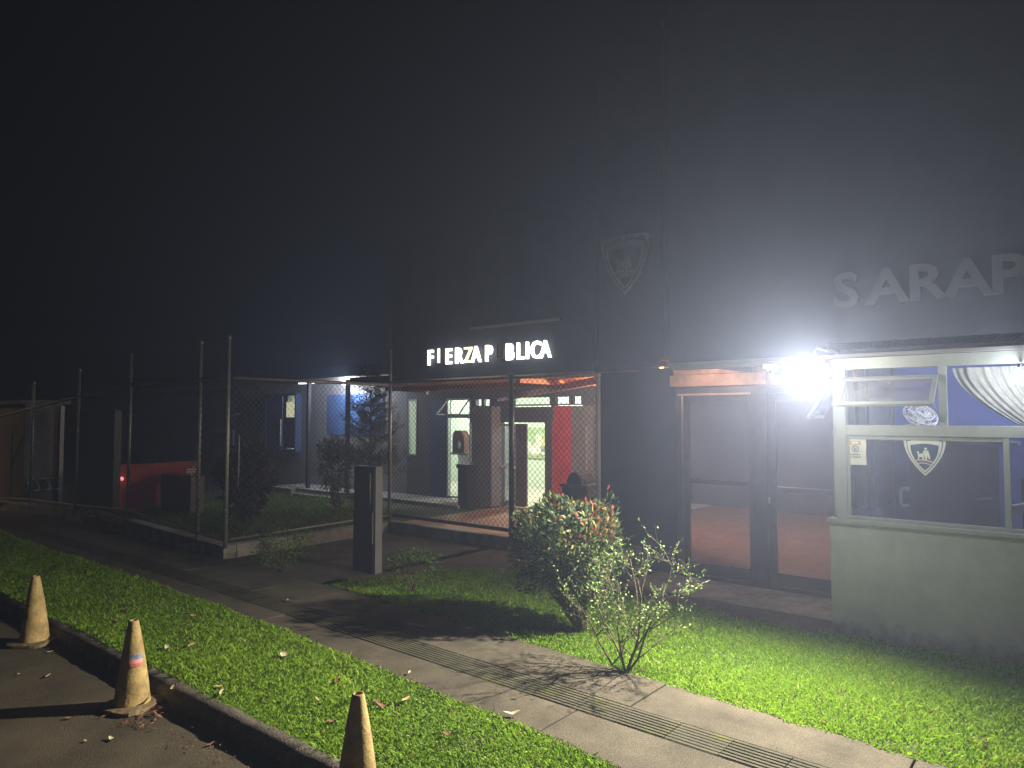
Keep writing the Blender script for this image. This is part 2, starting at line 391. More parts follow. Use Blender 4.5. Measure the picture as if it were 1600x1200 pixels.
xs = list(np.arange(-20, .51, .5))
edge = lambda f, a, jit: [(x, f(x)+random.uniform(-jit, jit)) for x in a]
vp = [(x, KY+.10+random.uniform(-.03, .02)) for x in xs]+[(x, wl(x)+random.uniform(-.01, .05)) for x in xs[::-1]]
grass('verge_grass', 'short trimmed green turf strip between kerb and pavement', vp, 15500, -.015, ln=(.024, .05), wd=.003, seed=3)
xs2 = list(np.arange(-8, 4.01, .2))
lp = [(x, wr(x)+random.uniform(-.05, .015)) for x in xs2]+[(x, lawn_far(x)+random.uniform(-.08, .06)) for x in xs2[::-1]]
def lawn_thin(x, y):
    t = np.ones(len(x)); t[(x > -2.2) & (y > 7.5)] = .45; t[(x < -6.9) & (y < 7.2) & (y > 6.3)] = .3
    return t
grass('lawn_grass', 'bright green lawn patch in front of guard booth', lp, 11500, -.02, ln=(.026, .055), wd=.0032, seed=5, thin=lawn_thin)
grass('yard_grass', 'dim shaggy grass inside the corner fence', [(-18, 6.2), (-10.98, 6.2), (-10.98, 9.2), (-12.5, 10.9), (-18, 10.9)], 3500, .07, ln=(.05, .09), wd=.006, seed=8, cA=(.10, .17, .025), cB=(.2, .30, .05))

# ------------------------------------------------------------------ main lamp
lp0 = ony(1272, 584, 7.1)
t = thing('globe_lamp', 'glaring white globe lamp hanging at the corner of the guard booth', 'lamp', (lp0.x, lp0.y, lp0.z-.14))
MB().lathe(lp0, [(.001, -.088), (.033, -.082), (.062, -.062), (.081, -.033), (.088, 0), (.081, .033), (.062, .062), (.04, .078)], 32).build('globe', globe_mat('lamp glow', (1, .93, .74), 30), t)
MB().lathe(lp0, [(.045, .07), (.05, .11), (.035, .14), (.034, .20)], 20).build('collar', alu, t)
MB().tube([lp0+Vector((0, 0, .19)), lp0+Vector((0, .03, .24)), lp0+Vector((0, .12, .26)), Vector((lp0.x, 7.93, lp0.z+.26))], .016, 8).build('bracket_arm', alu, t)
light('lamp_light', lp0, LAMP_W, (1, .93, .78), .045, t)
aim = Vector((-.12, -.90, -.32))
light('flood_beam', lp0+Vector((-.02, -.03, 0)), FLOOD_W, (1, .90, .70), .045, t, 'SPOT', R(172), aim.to_track_quat('-Z', 'Y').to_euler())

# ------------------------------------------------------------------ guard booth
BY = 8.0; BX = -2.21; BR = 4.5
zc = ony(1311, 812, BY).z; zm0 = ony(1311, 680, BY).z; zm1 = ony(1311, 664, BY).z; zt = ony(1311, 578, BY).z
b = thing('guard_booth', 'grey guard booth with glazed upper half at the right edge', 'guard booth', (BX, BY, 0))
w_ = MB(); w_.box(BX, BR, BY, BY+.14, -.1, zc-.03); w_.box(BX, BX+.14, BY+.14, 10.6, -.1, zc-.03)
w_.build('base_wall', render_w, b, bevel=.006)
MB().box(BX-.02, BR, BY-.025, BY+.16, zc-.03, zc+.012).build('sill', alu, b, bevel=.004)
bi = mat('booth interior paint', (.20, .24, .52), .7, var=.08, scale=2)
MB().box(BX+.14, BR, 10.5, 10.6, -.05, 2.95).build('back_wall', bi, b)
MB().box(BR-.1, BR, BY+.14, 10.5, -.05, 2.95).build('side_wall', bi, b)
MB().box(BX, BR, BY, 10.6, 2.95, 3.02).build('ceiling', white_p, b)
MB().box(BX+.14, BR, BY+.14, 10.5, -.08, .02).build('floor', grey_m, b)
def vx(px, Y=BY): return ony(px, 700, Y).x
f = MB()
x0 = vx(1305); x1 = vx(1322); xm0 = vx(1468); xm1 = vx(1481)
f.box(x0, x1, BY+.01, BY+.1, zc+.012, zt)                              # corner post
f.box(x1, BR, BY+.015, BY+.095, zm0, zm1)                              # mid rail
f.box(x1, BR, BY+.012, BY+.11, zt, 2.86)                               # head
f.box(x0, x1, BY+.012, BY+.1, zt, 2.86)
f.box(xm0, xm1, BY+.02, BY+.09, zm1, zt)                               # upper mullion
f.box(vx(1567), vx(1577), BY+.02, BY+.09, zc+.05, zm0)                 # lower mullion
f.box(x1, BR, BY+.02, BY+.09, zc+.012, zc+.05)
f.box(x1, x1+.03, BY+.03, BY+.08, zc+.05, zm0); f.box(x1+.03, vx(1567), BY+.03, BY+.08, zm0-.04, zm0)
for k in range(1, 5): f.box(xm1+.72*k, xm1+.72*k+.06, BY+.02, BY+.09, zm1, zt)
f.build('window_frame', alu, b, bevel=.003)
MB().box(BX+.0, BX+.12, 9.28, 10.5, zc-.02, 2.94).build('side_wall', grey_m, b)
s = MB()      # frame of the left side windows
for yy in (8.12, 8.7, 9.22): s.box(BX+.02, BX+.09, yy, yy+.05, zc+.01, 2.86)
for zz in (zc-.0, zm0, 2.8): s.box(BX+.015, BX+.095, 8.12, 9.27, zz+.002, zz+.05)
s.build('side_window_frame', alu, b, bevel=.003)
MB().box(x1+.03, vx(1567), BY+.05, BY+.056, zc+.05, zm0-.04).build('pane', glass_t, b)
MB().box(vx(1577), BR-.1, BY+.05, BY+.056, zc+.05, zm0).build('pane', glass_t, b)
MB().box(xm1, BR-.1, BY+.05, BY+.056, zm1, zt).build('pane', glass_c, b)
MB().box(BX+.05, BX+.056, 8.17, 9.22, zc+.05, zm0).build('pane', glass_c, b)
# open top-hung sash in front
def sash(h0, h1, out, drop, name, th=.035, w=.042):
    """h0,h1 hinge ends, out = unit vector outwards"""
    h0, h1, out = Vector(h0), Vector(h1), Vector(out); dn = (out*drop[0]+Vector((0, 0, -drop[1]))); L = dn.length; d = dn.normalized()
    ax = (h1-h0).normalized(); nrm = ax.cross(d).normalized(); W = (h1-h0).length
    fm_ = MB()
    fm_.slab(h0+ax*W/2+d*w/2, ax*W/2, d*w/2, nrm*th/2); fm_.slab(h0+ax*W/2+d*(L-w/2), ax*W/2, d*w/2, nrm*th/2)
    fm_.slab(h0+ax*w/2+d*L/2, ax*w/2, d*(L/2-w), nrm*th/2); fm_.slab(h0+ax*(W-w/2)+d*L/2, ax*w/2, d*(L/2-w), nrm*th/2)
    o = fm_.build('window_sash', alu, b, bevel=.003)
    MB().slab(h0+ax*W/2+d*L/2, ax*(W/2-w), d*(L/2-w), nrm*.003).build('sash_pane', glass('light dusty glass', (.85, .85, .88), dust=.16), o)
    return o
hx0 = ony(1318, 592, BY).x; hx1 = ony(1466, 588, BY).x
hz_ = ony(1390, 589, BY-.02).z
zb = ony(1380, 633, BY-.32).z
sash((hx0, BY-.01, hz_), (hx1, BY-.01, hz_), (0, -1, 0), (.3, hz_-zb), 1)
sash((BX-.005, 8.75, hz_), (BX-.005, 8.18, hz_), (-1, 0, 0), (.26, .42), 0)
MB().tube([(hx1+.02, BY+.03, zm1+.04), (hx1-.05, BY-.2, hz_-.22)], .007, 6).build('sash_stay', alu, b)
# fascia above booth and door
fa = thing('fascia_wall', 'tall dark navy fascia wall above the booth carrying large raised letters', 'wall', (-4.06, 8.0, 2.86))
MB().box(-4.06, 7, 8.0, 8.16, 2.868, 9.3).build('panel', navy, fa)
MB().box(-4.06, 7, 7.93, 7.998, 2.862, 2.90).build('bottom_trim', grey_m, fa, bevel=.004)
MB().box(-4.0, BX-.03, 7.94, 8.15, 2.82, 2.858).build('edge_strip', grey_m, fa)
lt = thing('raised_letters', 'large raised grey letters reading SARAP on the fascia above the booth', 'sign', (-2.1, 7.98, 3.4))
xx = ony(1305, 470, 7.98).x
sg = mat('letter metal', (.095, .105, .13), .5, var=.1)
LZ = ony(1325, 479, 7.98).z
for ch, px0 in zip('SARAP', (1303, 1356, 1418, 1478, 1547)):
    q = ony(px0, 475, 7.98)
    text('letter', ch, .50, sg, lt, (q.x, 7.965, LZ), .03, .012, sx=1.12)
# open door handle, dark panel (door inside the booth) etc.
db = thing('booth_inner_door', 'dark inner door at the back of the guard booth behind the shield sticker', 'door', (0, 9.6, 0))
# use a cabinet-like door panel seen through the glass
dx0 = ony(1422, 740, 9.7).x; dx1 = ony(1560, 740, 9.7).x
MB().box(dx0, dx1, 9.7, 9.75, .03, 2.08).build('door_leaf', grey_d, db, bevel=.004)
hp = [ony(1412+10, 763, 9.69), ony(1410, 763, 9.69), ony(1408, 766, 9.69), ony(1408, 785, 9.69), ony(1412, 790, 9.69), ony(1422, 789, 9.69)]
MB().tube([p+Vector((0, -.05, 0)) for p in hp], .022, 8).build('pull_handle', white_p, db)
a_, b_ = ony(1525, 781, 9.66), ony(1550, 779, 9.66)
MB().tube([a_, b_], .012, 8).build('lever', alu, db)
# fan on a shelf
fx = ony(1402, 655, 8.7); fn = thing('desk_fan', 'white desk fan tilted back on the shelf behind the open window', 'fan', (fx.x, 8.7, 2.02))
MB().box(BX+.12, -.6, 8.55, 8.9, 1.96, 1.99).build('shelf', alu, b)
fc_ = fx+Vector((.22, 0, .03)); fc_.z = ony(1425, 650, 8.7).z
def ring(m, c, r, ax, tr, n=28):
    a = Vector(ax).normalized(); u = a.orthogonal().normalized(); v = a.cross(u)
    m.tube([c+(u*math.cos(2*math.pi*k/n)+v*math.sin(2*math.pi*k/n))*r for k in range(n+1)], tr, 6, False)
rm = MB(); ax = Vector((.45, -.5, .72))
for r_, o_ in ((.17, 0), (.165, .03), (.12, .055), (.06, .065), (.12, -.045), (.06, -.05)): ring(rm, fc_+ax.normalized()*o_, r_, ax, .006)
a = ax.normalized(); u = a.orthogonal().normalized(); v = a.cross(u)
for k in range(20):
    d = u*math.cos(k*math.pi/10)+v*math.sin(k*math.pi/10)
    rm.tube([fc_+a*.065+d*.02, fc_+a*.055+d*.12, fc_+d*.17, fc_-a*.045+d*.12, fc_-a*.05+d*.02], .003, 4)
rm.build('cage', white_p, fn)
bm_ = MB()
for k in range(3):
    d = u*math.cos(k*2.09)+v*math.sin(k*2.09); e = v*math.cos(k*2.09)-u*math.sin(k*2.09)
    bm_.add([fc_+d*.02, fc_+d*.08+e*.05+a*.01, fc_+d*.14+e*.04+a*.015, fc_+d*.14-e*.02-a*.01, fc_+d*.06-e*.03-a*.01], [(0, 1, 2, 3, 4)], True)
bm_.build('blades', white_p, fn)
MB().tube([fc_-a*.05, fc_-a*.16], [.05, .035], 12).build('motor', white_p, fn)
pz = Vector((fx.x-.02, 8.7, 1.99))
MB().tube([fc_-a*.12, pz+Vector((0, 0, .12)), pz+Vector((0, 0, .02))], .02, 10).build('neck', white_p, fn)
MB().lathe(pz, [(.001, .03), (.06, .028), (.11, .012), (.115, 0), (.0, 0)], 24).build('base', white_p, fn)
# pile of cups / box next to fan
kx = ony(1372, 658, 8.7)
ct = thing('cable_bundle', 'small tangled white cable bundle left of the desk fan', 'cable', (kx.x, 8.7, 1.99))
cm = MB()
for k in range(5):
    pts = [Vector((kx.x+.16*math.sin(i*.8+k*1.7)*(.5+.1*k), 8.7+.05*math.cos(i+k), 2.0+.03+.035*abs(math.sin(i*.9+k)))) for i in range(12)]
    cm.tube(pts, .009, 6)
cm.build('cord', white_p, ct)
# hanging cord inside
h0 = ony(1367, 690, 8.35)
cdm = MB(); pts = [ony(px, py, 8.35) for px, py in ((1366, 690), (1366, 710), (1367, 728), (1369, 740), (1366, 755), (1369, 775), (1369, 795), (1371, 806), (1385, 807), (1400, 812))]
tag(cdm.tube(pts, .006, 6).build('hanging_cord', white_p), 'thin white cord hanging inside the booth behind the lower window', 'cable')
# curtain
def curtain():
    m = MB(); nx, nz = 360, 24; vs = []; fs = []
    xa, xb = xm1+.02, BR-.5; xg = .25
    for j in range(nz+1):
        v_ = j/nz
        for i in range(nx+1):
            u_ = i/nx; xt = xa+.01+1.7*u_
            gather = Vector((xt+(v_**1.7)*(.42*(1-u_)**1.3+.08), 8.2, zt-.015-v_*(zt-zm1+.1)*(.80+.2*min(1, u_*2))))
            fold = math.sin(u_*150+1.5*v_*math.sin(u_*23))*.020*(.5+v_*.5)+math.sin(u_*61+v_*3)*.012
            gather.y += fold; vs.append(gather)
    for j in range(nz):
        for i in range(nx): k = j*(nx+1)+i; fs.append((k, k+1, k+nx+2, k+nx+1))
    m.add(vs, fs, True); return m
cur = mat('curtain cloth', (.62, .63, .58), .9, var=.08, scale=14, bump=.1)
tag(curtain().build('curtain', cur), 'pale gathered curtain pulled aside in the right upper booth window', 'curtain')
# tube light and globe inside
tb_ = thing('tube_light', 'bright white tube light under the booth ceiling above the curtain', 'lamp', (-.6, 8.45, 2.8))
MB().tube([(-1.25, 8.5, 2.80), (1.2, 8.5, 2.80)], .02, 10).build('tube', emit('tube glow', (.85, .9, 1), 8), tb_)
MB().box(-1.3, 1.25, 8.46, 8.54, 2.83, 2.87).build('fitting', white_p, tb_)
light('tube_lamp', (-.2, 8.9, 2.7), 60, (.75, .82, 1), .15, tb_)
gl = ony(1592, 589, 7.75)
t2 = thing('wall_lamp', 'round white lamp on the booth front at the right picture edge', 'lamp', gl-Vector((0, 0, .07)))
MB().lathe(gl, [(.001, -.06), (.035, -.05), (.056, -.02), (.06, 0), (.056, .02), (.035, .05), (.02, .058)], 24).build('globe', globe_mat('lamp glow small', (.95, .97, 1), 25), t2)
MB().tube([gl+Vector((0, 0, .055)), gl+Vector((0, .02, .11)), Vector((gl.x, 7.95, gl.z+.12))], .012, 8).build('bracket_arm', alu, t2)
light('wall_lamp_light', gl, 14, (.9, .95, 1), .03, t2)
# papers and lying items on the inside counter
cp_ = ony(1590, 795, 8.6)
tag(MB().slab(cp_, (.07, .01, .02), (-.01, .05, .0), (.003, 0, .045)).build('folded_paper', paper), 'folded white paper leaning inside the right lower booth window', 'paper')
ch = ony(1600, 790, 8.8)
oc = thing('office_chair', 'dark office chair backrest inside the booth at the right edge', 'chair', (ch.x+.15, 8.95, 0))
MB().box(ch.x-.03, ch.x+.45, 8.95, 9.03, 1.0, 1.62).build('backrest', dark_m, oc, bevel=.03)
MB().box(ch.x-.03, ch.x+.45, 8.6, 9.0, .86, .93).build('seat', dark_m, oc, bevel=.02)
MB().tube([(ch.x+.2, 8.8, .86), (ch.x+.2, 8.8, .08)], .03, 8).build('stem', dark_m, oc)
MB().tube([(ch.x-.05, 8.8, .05), (ch.x+.45, 8.8, .05)], .025, 8).tube([(ch.x+.2, 8.55, .05), (ch.x+.2, 9.05, .05)], .025, 8).build('foot', dark_m, oc)

# shield emblem
def shield_pts(w, h, n=9):
    pts = []
    for i in range(n):
        a = -1+2*i/(n-1); pts.append((a*w/2, h/2-.06*h*a*a))
    for i in range(1, 9):
        t_ = i/8; pts.append((w/2*(1-.0*t_-(t_**2.1)), h*.44-h*.94*t_))
    for i in range(7, 0, -1):
        t_ = i/8; pts.append((-w/2*(1-(t_**2.1)), h*.44-h*.94*t_))
    return pts        # clockwise seen from the front
def shield(parent, c, w, h, th, rim, field, light_m, redm):
    def layer(sc_, y0, y1, m, name, dz=0.):
        p = shield_pts(w*sc_, h*sc_); n = len(p); mm = MB()
        vs = [(c.x+a, y0, c.z+b+dz) for a, b in p]+[(c.x+a, y1, c.z+b+dz) for a, b in p]
        mm.add(vs, [tuple(range(n-1, -1, -1)), tuple(range(n, 2*n))]+[(i, (i+1) % n, n+(i+1) % n, n+i) for i in range(n)])
        return mm.build(name, m, parent)
    y = c.y
    layer(1, y-th, y, rim, 'rim'); layer(.86, y-th-.003, y-th, field, 'stripe', -.01*h); layer(.82, y-th-.006, y-th-.003, rim, 'inner_rim', -.01*h)
    layer(.66, y-th-.009, y-th-.006, field, 'field', -.035*h)
    m = MB(); yy0, yy1 = y-th-.014, y-th-.009
    def bl(x0, x1, z0, z1): m.box(c.x+x0*w, c.x+x1*w, yy0, yy1, c.z+z0*h, c.z+z1*h)
    def disc(cx, cz, r):
        n = 12; p = [(c.x+cx*w+r*w*math.cos(-2*math.pi*i/n), c.z+cz*h+r*w*math.sin(-2*math.pi*i/n)) for i in range(n)]
        m.add([(a, yy0, b) for a, b in p], [tuple(range(n))[::-1]])
    disc(.03, .17, .035); disc(-.15, .08, .028)
    for q in ([(-.02, .13), (.09, .13), (.12, .02), (.14, -.08), (.10, -.08), (.07, 0), (.05, -.11), (.01, -.11), (.01, 0), (-.05, .05)],
              [(-.17, .05), (-.12, .05), (-.02, .06), (.0, -.02), (-.02, -.1), (-.05, -.1), (-.06, -.03), (-.12, -.04), (-.13, -.11), (-.16, -.11), (-.15, -.02)]):
        m.add([(c.x+a*w, yy0, c.z+b*h) for a, b in q], [tuple(range(len(q)))[::-1]])
    m.build('figures', light_m, parent)
    for k, (mm_, z_) in enumerate(((light_m, -.15), (redm, -.185), (light_m, -.225))):
        q = MB(); n = 8; hw = .2-.02*k; vs = []
        for i in range(n+1):
            a = -1+2*i/n; zz = c.z+(z_+.03*(1-a*a)-.02*a)*h; xa_ = c.x+a*hw*w
            vs += [(xa_, yy0, zz), (xa_, yy0, zz+.022*h)]
        q.add(vs, [(2*i+1, 2*i, 2*i+2, 2*i+3) for i in range(n)]); q.build('stripe_band', mm_, parent)
    return m
badge_b = mat('emblem blue', (.03, .06, .13), .5, var=.05); badge_r = mat('emblem red', (.45, .06, .05), .5, var=.05); badge_w = mat('emblem white', (.62, .64, .62), .5, var=.05)
q = ony(1445, 712, BY+.045)
e1 = thing('shield_sticker', 'blue and white police shield sticker on the lower booth window', 'sticker', q)
shield(e1, q, .37, .40, .004, badge_w, badge_b, badge_w, badge_r)
# curved wording on the rim
def arc_text(parent, body, c, w, h, size, m, y):
    n = len(body)
    for i, chh in enumerate(body):
        if chh == ' ': continue
        a = -1+2*(i+.5)/n
        text('letter', chh, size, m, parent, (c.x+a*w*.40, y, c.z+h*.405-.045*h*a*a), .0008, .0006, 'CENTER')
arc_text(e1, 'FUERZA PUBLICA', q, .37, .40, .036, badge_b, q.y-.008)
# notice
q = ony(1339, 706, BY+.04); 
e2 = thing('paper_notice', 'crumpled white paper notice with orange band taped in the lower booth window', 'notice', q-Vector((0, 0, .17)))
nm = MB(); nx, nz = 8, 10; W_, H_ = .20, .27
nm.add([(q.x-W_/2-.01+W_*i/nx, q.y-.005-.006*math.sin(i*1.3+j*.9)*(i/nx), q.z-H_/2+H_*j/nz) for j in range(nz+1) for i in range(nx+1)], [(j*(nx+1)+i, j*(nx+1)+i+1, (j+1)*(nx+1)+i+1, (j+1)*(nx+1)+i) for j in range(nz) for i in range(nx)], True)
nm.build('sheet', paper, e2)
ob = mat('orange print', (.55, .33, .14), .7, var=.1); ink = mat('grey ink', (.08, .09, .08), .8, var=.1)
q2 = q+Vector((-.005, -.014, 0))
MB().box(q2.x-.06, q2.x+.045, q2.y-.001, q2.y, q2.z+.075, q2.z+.115).build('band', ob, e2)
MB().box(q2.x-.04, q2.x+.025, q2.y-.003, q2.y-.001, q2.z+.083, q2.z+.107).build('band_label', paper, e2)
rg = MB(); ring(rg, q2+Vector((-.008, 0, .03)), .032, (0, 1, 0), .003, 24); rg.box(q2.x-.02, q2.x-.015, q2.y-.001, q2.y, q2.z+.012, q2.z+.042)
rg.box(q2.x-.015, q2.x+.008, q2.y-.001, q2.y, q2.z+.036, q2.z+.041); rg.box(q2.x-.015, q2.x+.004, q2.y-.001, q2.y, q2.z+.024, q2.z+.029); rg.box(q2.x-.015, q2.x+.008, q2.y-.001, q2.y, q2.z+.012, q2.z+.017)
rg.build('symbol', ink, e2)
text('line_text', 'HORARIO', .022, ink, e2, (q2.x-.008, q2.y, q2.z-.035), .0005, .0004, 'CENTER')
text('line_text', '12 HORAS', .024, ink, e2, (q2.x-.006, q2.y, q2.z-.062), .0005, .0004, 'CENTER')

# ------------------------------------------------------------------ double glass door under the fascia
DY = 9.3
d = thing('glass_double_door', 'brown framed double glass door beside the guard booth', 'door', (-3.5, DY, 0))
dl, dr = vx(1056, DY), BX+.0
pr0_ = ony(1041, 700, 10.2).x+.01
ztop = ony(1150, 603, DY).z
fm2 = MB()
m0, m1 = ony(1180, 760, DY).x, ony(1199, 760, DY).x
fm2.box(dl, dl+.09, DY, DY+.12, .012, ztop); fm2.box(dl+.09, dr, DY, DY+.12, ztop-.1, ztop); fm2.box(m0, m1, DY, DY+.12, .012, ztop-.1); fm2.box(dl+.09, m0, DY, DY+.12, .012, .06)
fm2.box(m1, dr, DY, DY+.12, .012, .06)
fm2.build('frame', brown_al, d, bevel=.004)
def leaf_(xa, xb, z0, z1, y, zr, nm_):
    m = MB(); s_ = .085
    m.box(xa, xa+s_, y, y+.05, z0, z1); m.box(xb-s_, xb, y, y+.05, z0, z1); m.box(xa+s_, xb-s_, y, y+.05, z0, z0+.16); m.box(xa+s_, xb-s_, y, y+.05, z1-.1, z1); m.box(xa+s_, xb-s_, y, y+.05, zr, zr+.07)
    m.box(xa+s_, xa+s_+.02, y-.012, y, z0+.16, z1-.1)
    o = m.build('door_leaf', brown_al, d, bevel=.003)
    MB().box(xa+s_, xb-s_, y+.02, y+.026, z0+.16, z1-.1).build('pane', glass_t, o); return o
zr1 = ony(1120, 758, DY).z
l1 = leaf_(dl+.1, m0-.01, .07, ztop-.11, DY+.03, zr1, 0)
l2 = leaf_(m1+.01, dr, .07, ztop-.11, DY+.03, ony(1250, 772, DY).z, 0)
MB().tube([(m1+.03, DY-.02, 1.12), (m1+.03, DY-.02, 1.20)], .014, 8).build('handle', alu, l2)
trm = MB(); a0, a1 = ony(1058, 617, DY-.03), ony(1172, 615, DY-.03)
trm.box(a0.x, a1.x, DY-.03, DY-.004, a0.z-.012, a0.z+.012); trm.build('top_bead', mat('pinkish bead', (.6, .42, .36), .5), d)
tag(MB().box(pr0_+.0, dl-.004, 9.36, 9.5, .0, 2.95).box(pr0_, pr0_+.1, 9.5, 10.19, 0, 2.95).build('door_side_wall', navy), 'narrow dark wall return between the double door and the pillar', 'wall')
# wall sign behind the left leaf (faint framed notice)
fq = ony(1130, 645, 10.2)

# canopy behind the fascia
cpn = thing('entrance_canopy', 'boarded canopy ceiling over the terrace glowing orange', 'canopy', (-7, 11, 2.95))
sb_ = MB()
for (pa, ya_, pb2, yb_) in (((936, 597), 10.75, (780, 625), 12.7), ((936, 591), 10.75, (812, 616), 12.2)):
    A_, B_ = ony(*pa, ya_), ony(*pb2, yb_); sb_.slab((A_+B_)/2, (B_-A_)/2, (.03, .03, 0), (0, 0, .035))
sb_.build('sloping_beam', orange_s, cpn, bevel=.004)
bd = MB(); y = 8.2
while y < 16.3:
    xa, xb = (-4.3 if y < 10.05 else -13.0), -2.25 if y < 10.6 else 6.0
    bd.box(xa, xb, y, y+.115, 2.965, 3.0); y += .13
bd.build('boards', orange_s, cpn)
MB().box(-13.0, 6, 10.05, 16.4, 3.02, 3.12).box(-4.06, -2.2, 8.17, 10.04, 3.02, 3.12).build('roof_slab', navy, cpn)
MB().box(-3.62, -3.5, 8.17, 13.0, 2.84, 2.955).build('beam', grey_m, cpn, bevel=.004)
MB().box(-12.9, -6.6, 11.5, 11.62, 2.84, 2.955).box(-8.2, -8.1, 10.1, 11.49, 2.86, 2.955).build('beam', orange_s, cpn, bevel=.004)
cb = MB(); 
for k in range(9):      # curved orange lining at the left end above the doors
    t0 = k/8*math.pi/2
za = ony(1110, 583, 9.32).z; zb_ = ony(1110, 603, 9.32).z
bmb = thing('lit_beam', 'salmon coloured boxed beam glowing above the glass double door', 'beam', (-3.9, 9.3, 2.62))
MB().box(dl-.06, -3.3, 9.24, 9.4, ztop+.004, ztop+.17).build('lower_board', mat('salmon boards', (.5, .3, .22), .6), bmb, bevel=.01)
MB().box(dl-.02, -3.2, 9.27, 9.4, ztop+.175, 2.96).build('upper_board', mat('salmon boards', (.5, .3, .22), .6), bmb, bevel=.01)
# security camera
scq = ony(1205, 572, 7.97)
sc_ = thing('security_camera', 'small white dome security camera under the fascia left of the globe lamp', 'security camera', scq-Vector((0, 0, .09)))
MB().box(scq.x-.075, scq.x+.075, 7.90, 8.02, scq.z-.03, scq.z+.02).build('mount', white_p, sc_, bevel=.01)
MB().lathe(scq+Vector((0, -.01, -.03)), [(.055, 0), (.052, -.03), (.035, -.055), (.001, -.065)], 20).build('housing', white_p, sc_)
MB().tube([scq+Vector((.01, -.045, -.06)), scq+Vector((.012, -.06, -.066))], .018, 10).build('lens', dark_m, sc_)

# ------------------------------------------------------------------ pillar, letter fascia
PY = 10.2
pl0, pr0 = ony(937, 700, PY).x, ony(1041, 700, PY).x
p = thing('pillar_tower', 'broad dark pillar rising beside the doors with a shield on its face', 'pillar', ((pl0+pr0)/2, PY, 0))
MB().box(pl0, pr0, PY, PY+.7, -.05, 8.6).build('shaft', navy, p, bevel=.01)
MB().box(pl0-.03, pr0+.03, PY-.06, PY-.002, -.05, .16).build('plinth', plinth_m, p, bevel=.01)
MB().box(pr0-.01, pr0+.07, PY-.03, PY-.002, 3.0, 8.6).build('edge_trim', grey_m, p)
ql = ony(979, 414, PY-.02)
sh_w = (ony(1018, 414, PY-.02).x-ony(942, 414, PY-.02).x); sh_h = ony(979, 368, PY-.02).z-ony(979, 462, PY-.02).z
e3 = thing('wall_shield', 'large faint raised police shield high on the dark pillar', 'emblem', ql)
rim3 = mat('dull emblem metal', (.6, .62, .68), .6, var=.1)
shield(e3, ql, sh_w, sh_h, .05, rim3, badge_b, rim3, rim3)
arc_text(e3, 'FUERZA PUBLICA', ql, sh_w, sh_h, .085, badge_b, ql.y-.058)
FY = 10.0
fx0, fx1 = ony(612, 598, FY).x, pl0-.004
f2 = thing('sign_fascia', 'dark fascia panel carrying lit letters over the fenced terrace', 'wall', (fx0, FY, 2.95))
MB().box(fx0, fx1, FY, FY+.14, 3.0, 6.0).build('panel', navy, f2)
MB().box(fx0, fx1, FY-.05, FY+.14, 2.94, 2.998).build('trim', mat('trim', (.45, .33, .26), .6), f2, bevel=.004)
MB().box(ony(735, 515, FY).x, ony(877, 500, FY).x, FY-.04, FY-.003, ony(800, 508, FY).z, ony(800, 508, FY).z+.04).build('ledge', grey_m, f2)
ls = thing('lit_letter_sign', 'glowing white letters reading FUERZA PUBLICA with dead lamps, on the dark fascia', 'sign', ((fx0+fx1)/2, FY-.08, 3.3))
glow = emit('led white', (1, .94, .82), 3.2); glow2 = emit('led amber', (1, .85, .55), 1.5); dead = mat('dead letter', (.05, .05, .055), .5)
zl = ony(765, 564, FY-.08).z
S_ = .43
seq = [('F', 667, glow, 1), ('U', 683, None, 1), ('E', 695, glow, 1), ('R', 710, glow, 1), ('Z', 724, glow2, 1), ('A', 736, glow, 1), ('P', 757, glow, 1), ('U', 773, dead, 1), ('B', 789, glow, 1), ('L', 806, glow, 1), ('I', 820, glow, 1), ('C', 828, glow, 1), ('A', 843, glow, 1)]
for chh, px0, gm, k in seq:
    qq = ony(px0, 560, FY-.08)
    if gm is None:
        text('letter', 'U', S_, dead, ls, (qq.x, FY-.05, zl), .025, .006, sx=.78)
        MB().box(qq.x+.03, qq.x+.075, FY-.10, FY-.076, zl+.03, zl+.31).build('lit_stroke', glow, ls); continue
    text('letter', chh, S_, gm, ls, (qq.x, FY-.06, zl), .025, .006 if gm is glow else .001, sx=.80)
    if chh == 'Z':
        MB().box(qq.x+.02, qq.x+.10, FY-.11, FY-.087, zl+.0, zl+.04).build('lit_stroke', glow, ls)
for k in (-.95, 0, .95): light('sign_halo', (ony(765, 560, FY).x+k, FY-.22, zl+.16), 3.2, (1, .88, .68), .12, ls)

# ------------------------------------------------------------------ station building facade
SY = 13.1
st = thing('station_building', 'long low police station facade with lit doors, red and blue panels', 'building', (-14, SY, 0))
def rect(name, px, m, Y=SY, th=.12, bevel=0., par=st, front=0.):
    a, b2, z0, z1 = fr(*px, Y)
    return MB().box(a, b2, Y-front, Y-front+th, max(z0, .05), z1).build(name, m, par, bevel=bevel)
ZT = 3.3
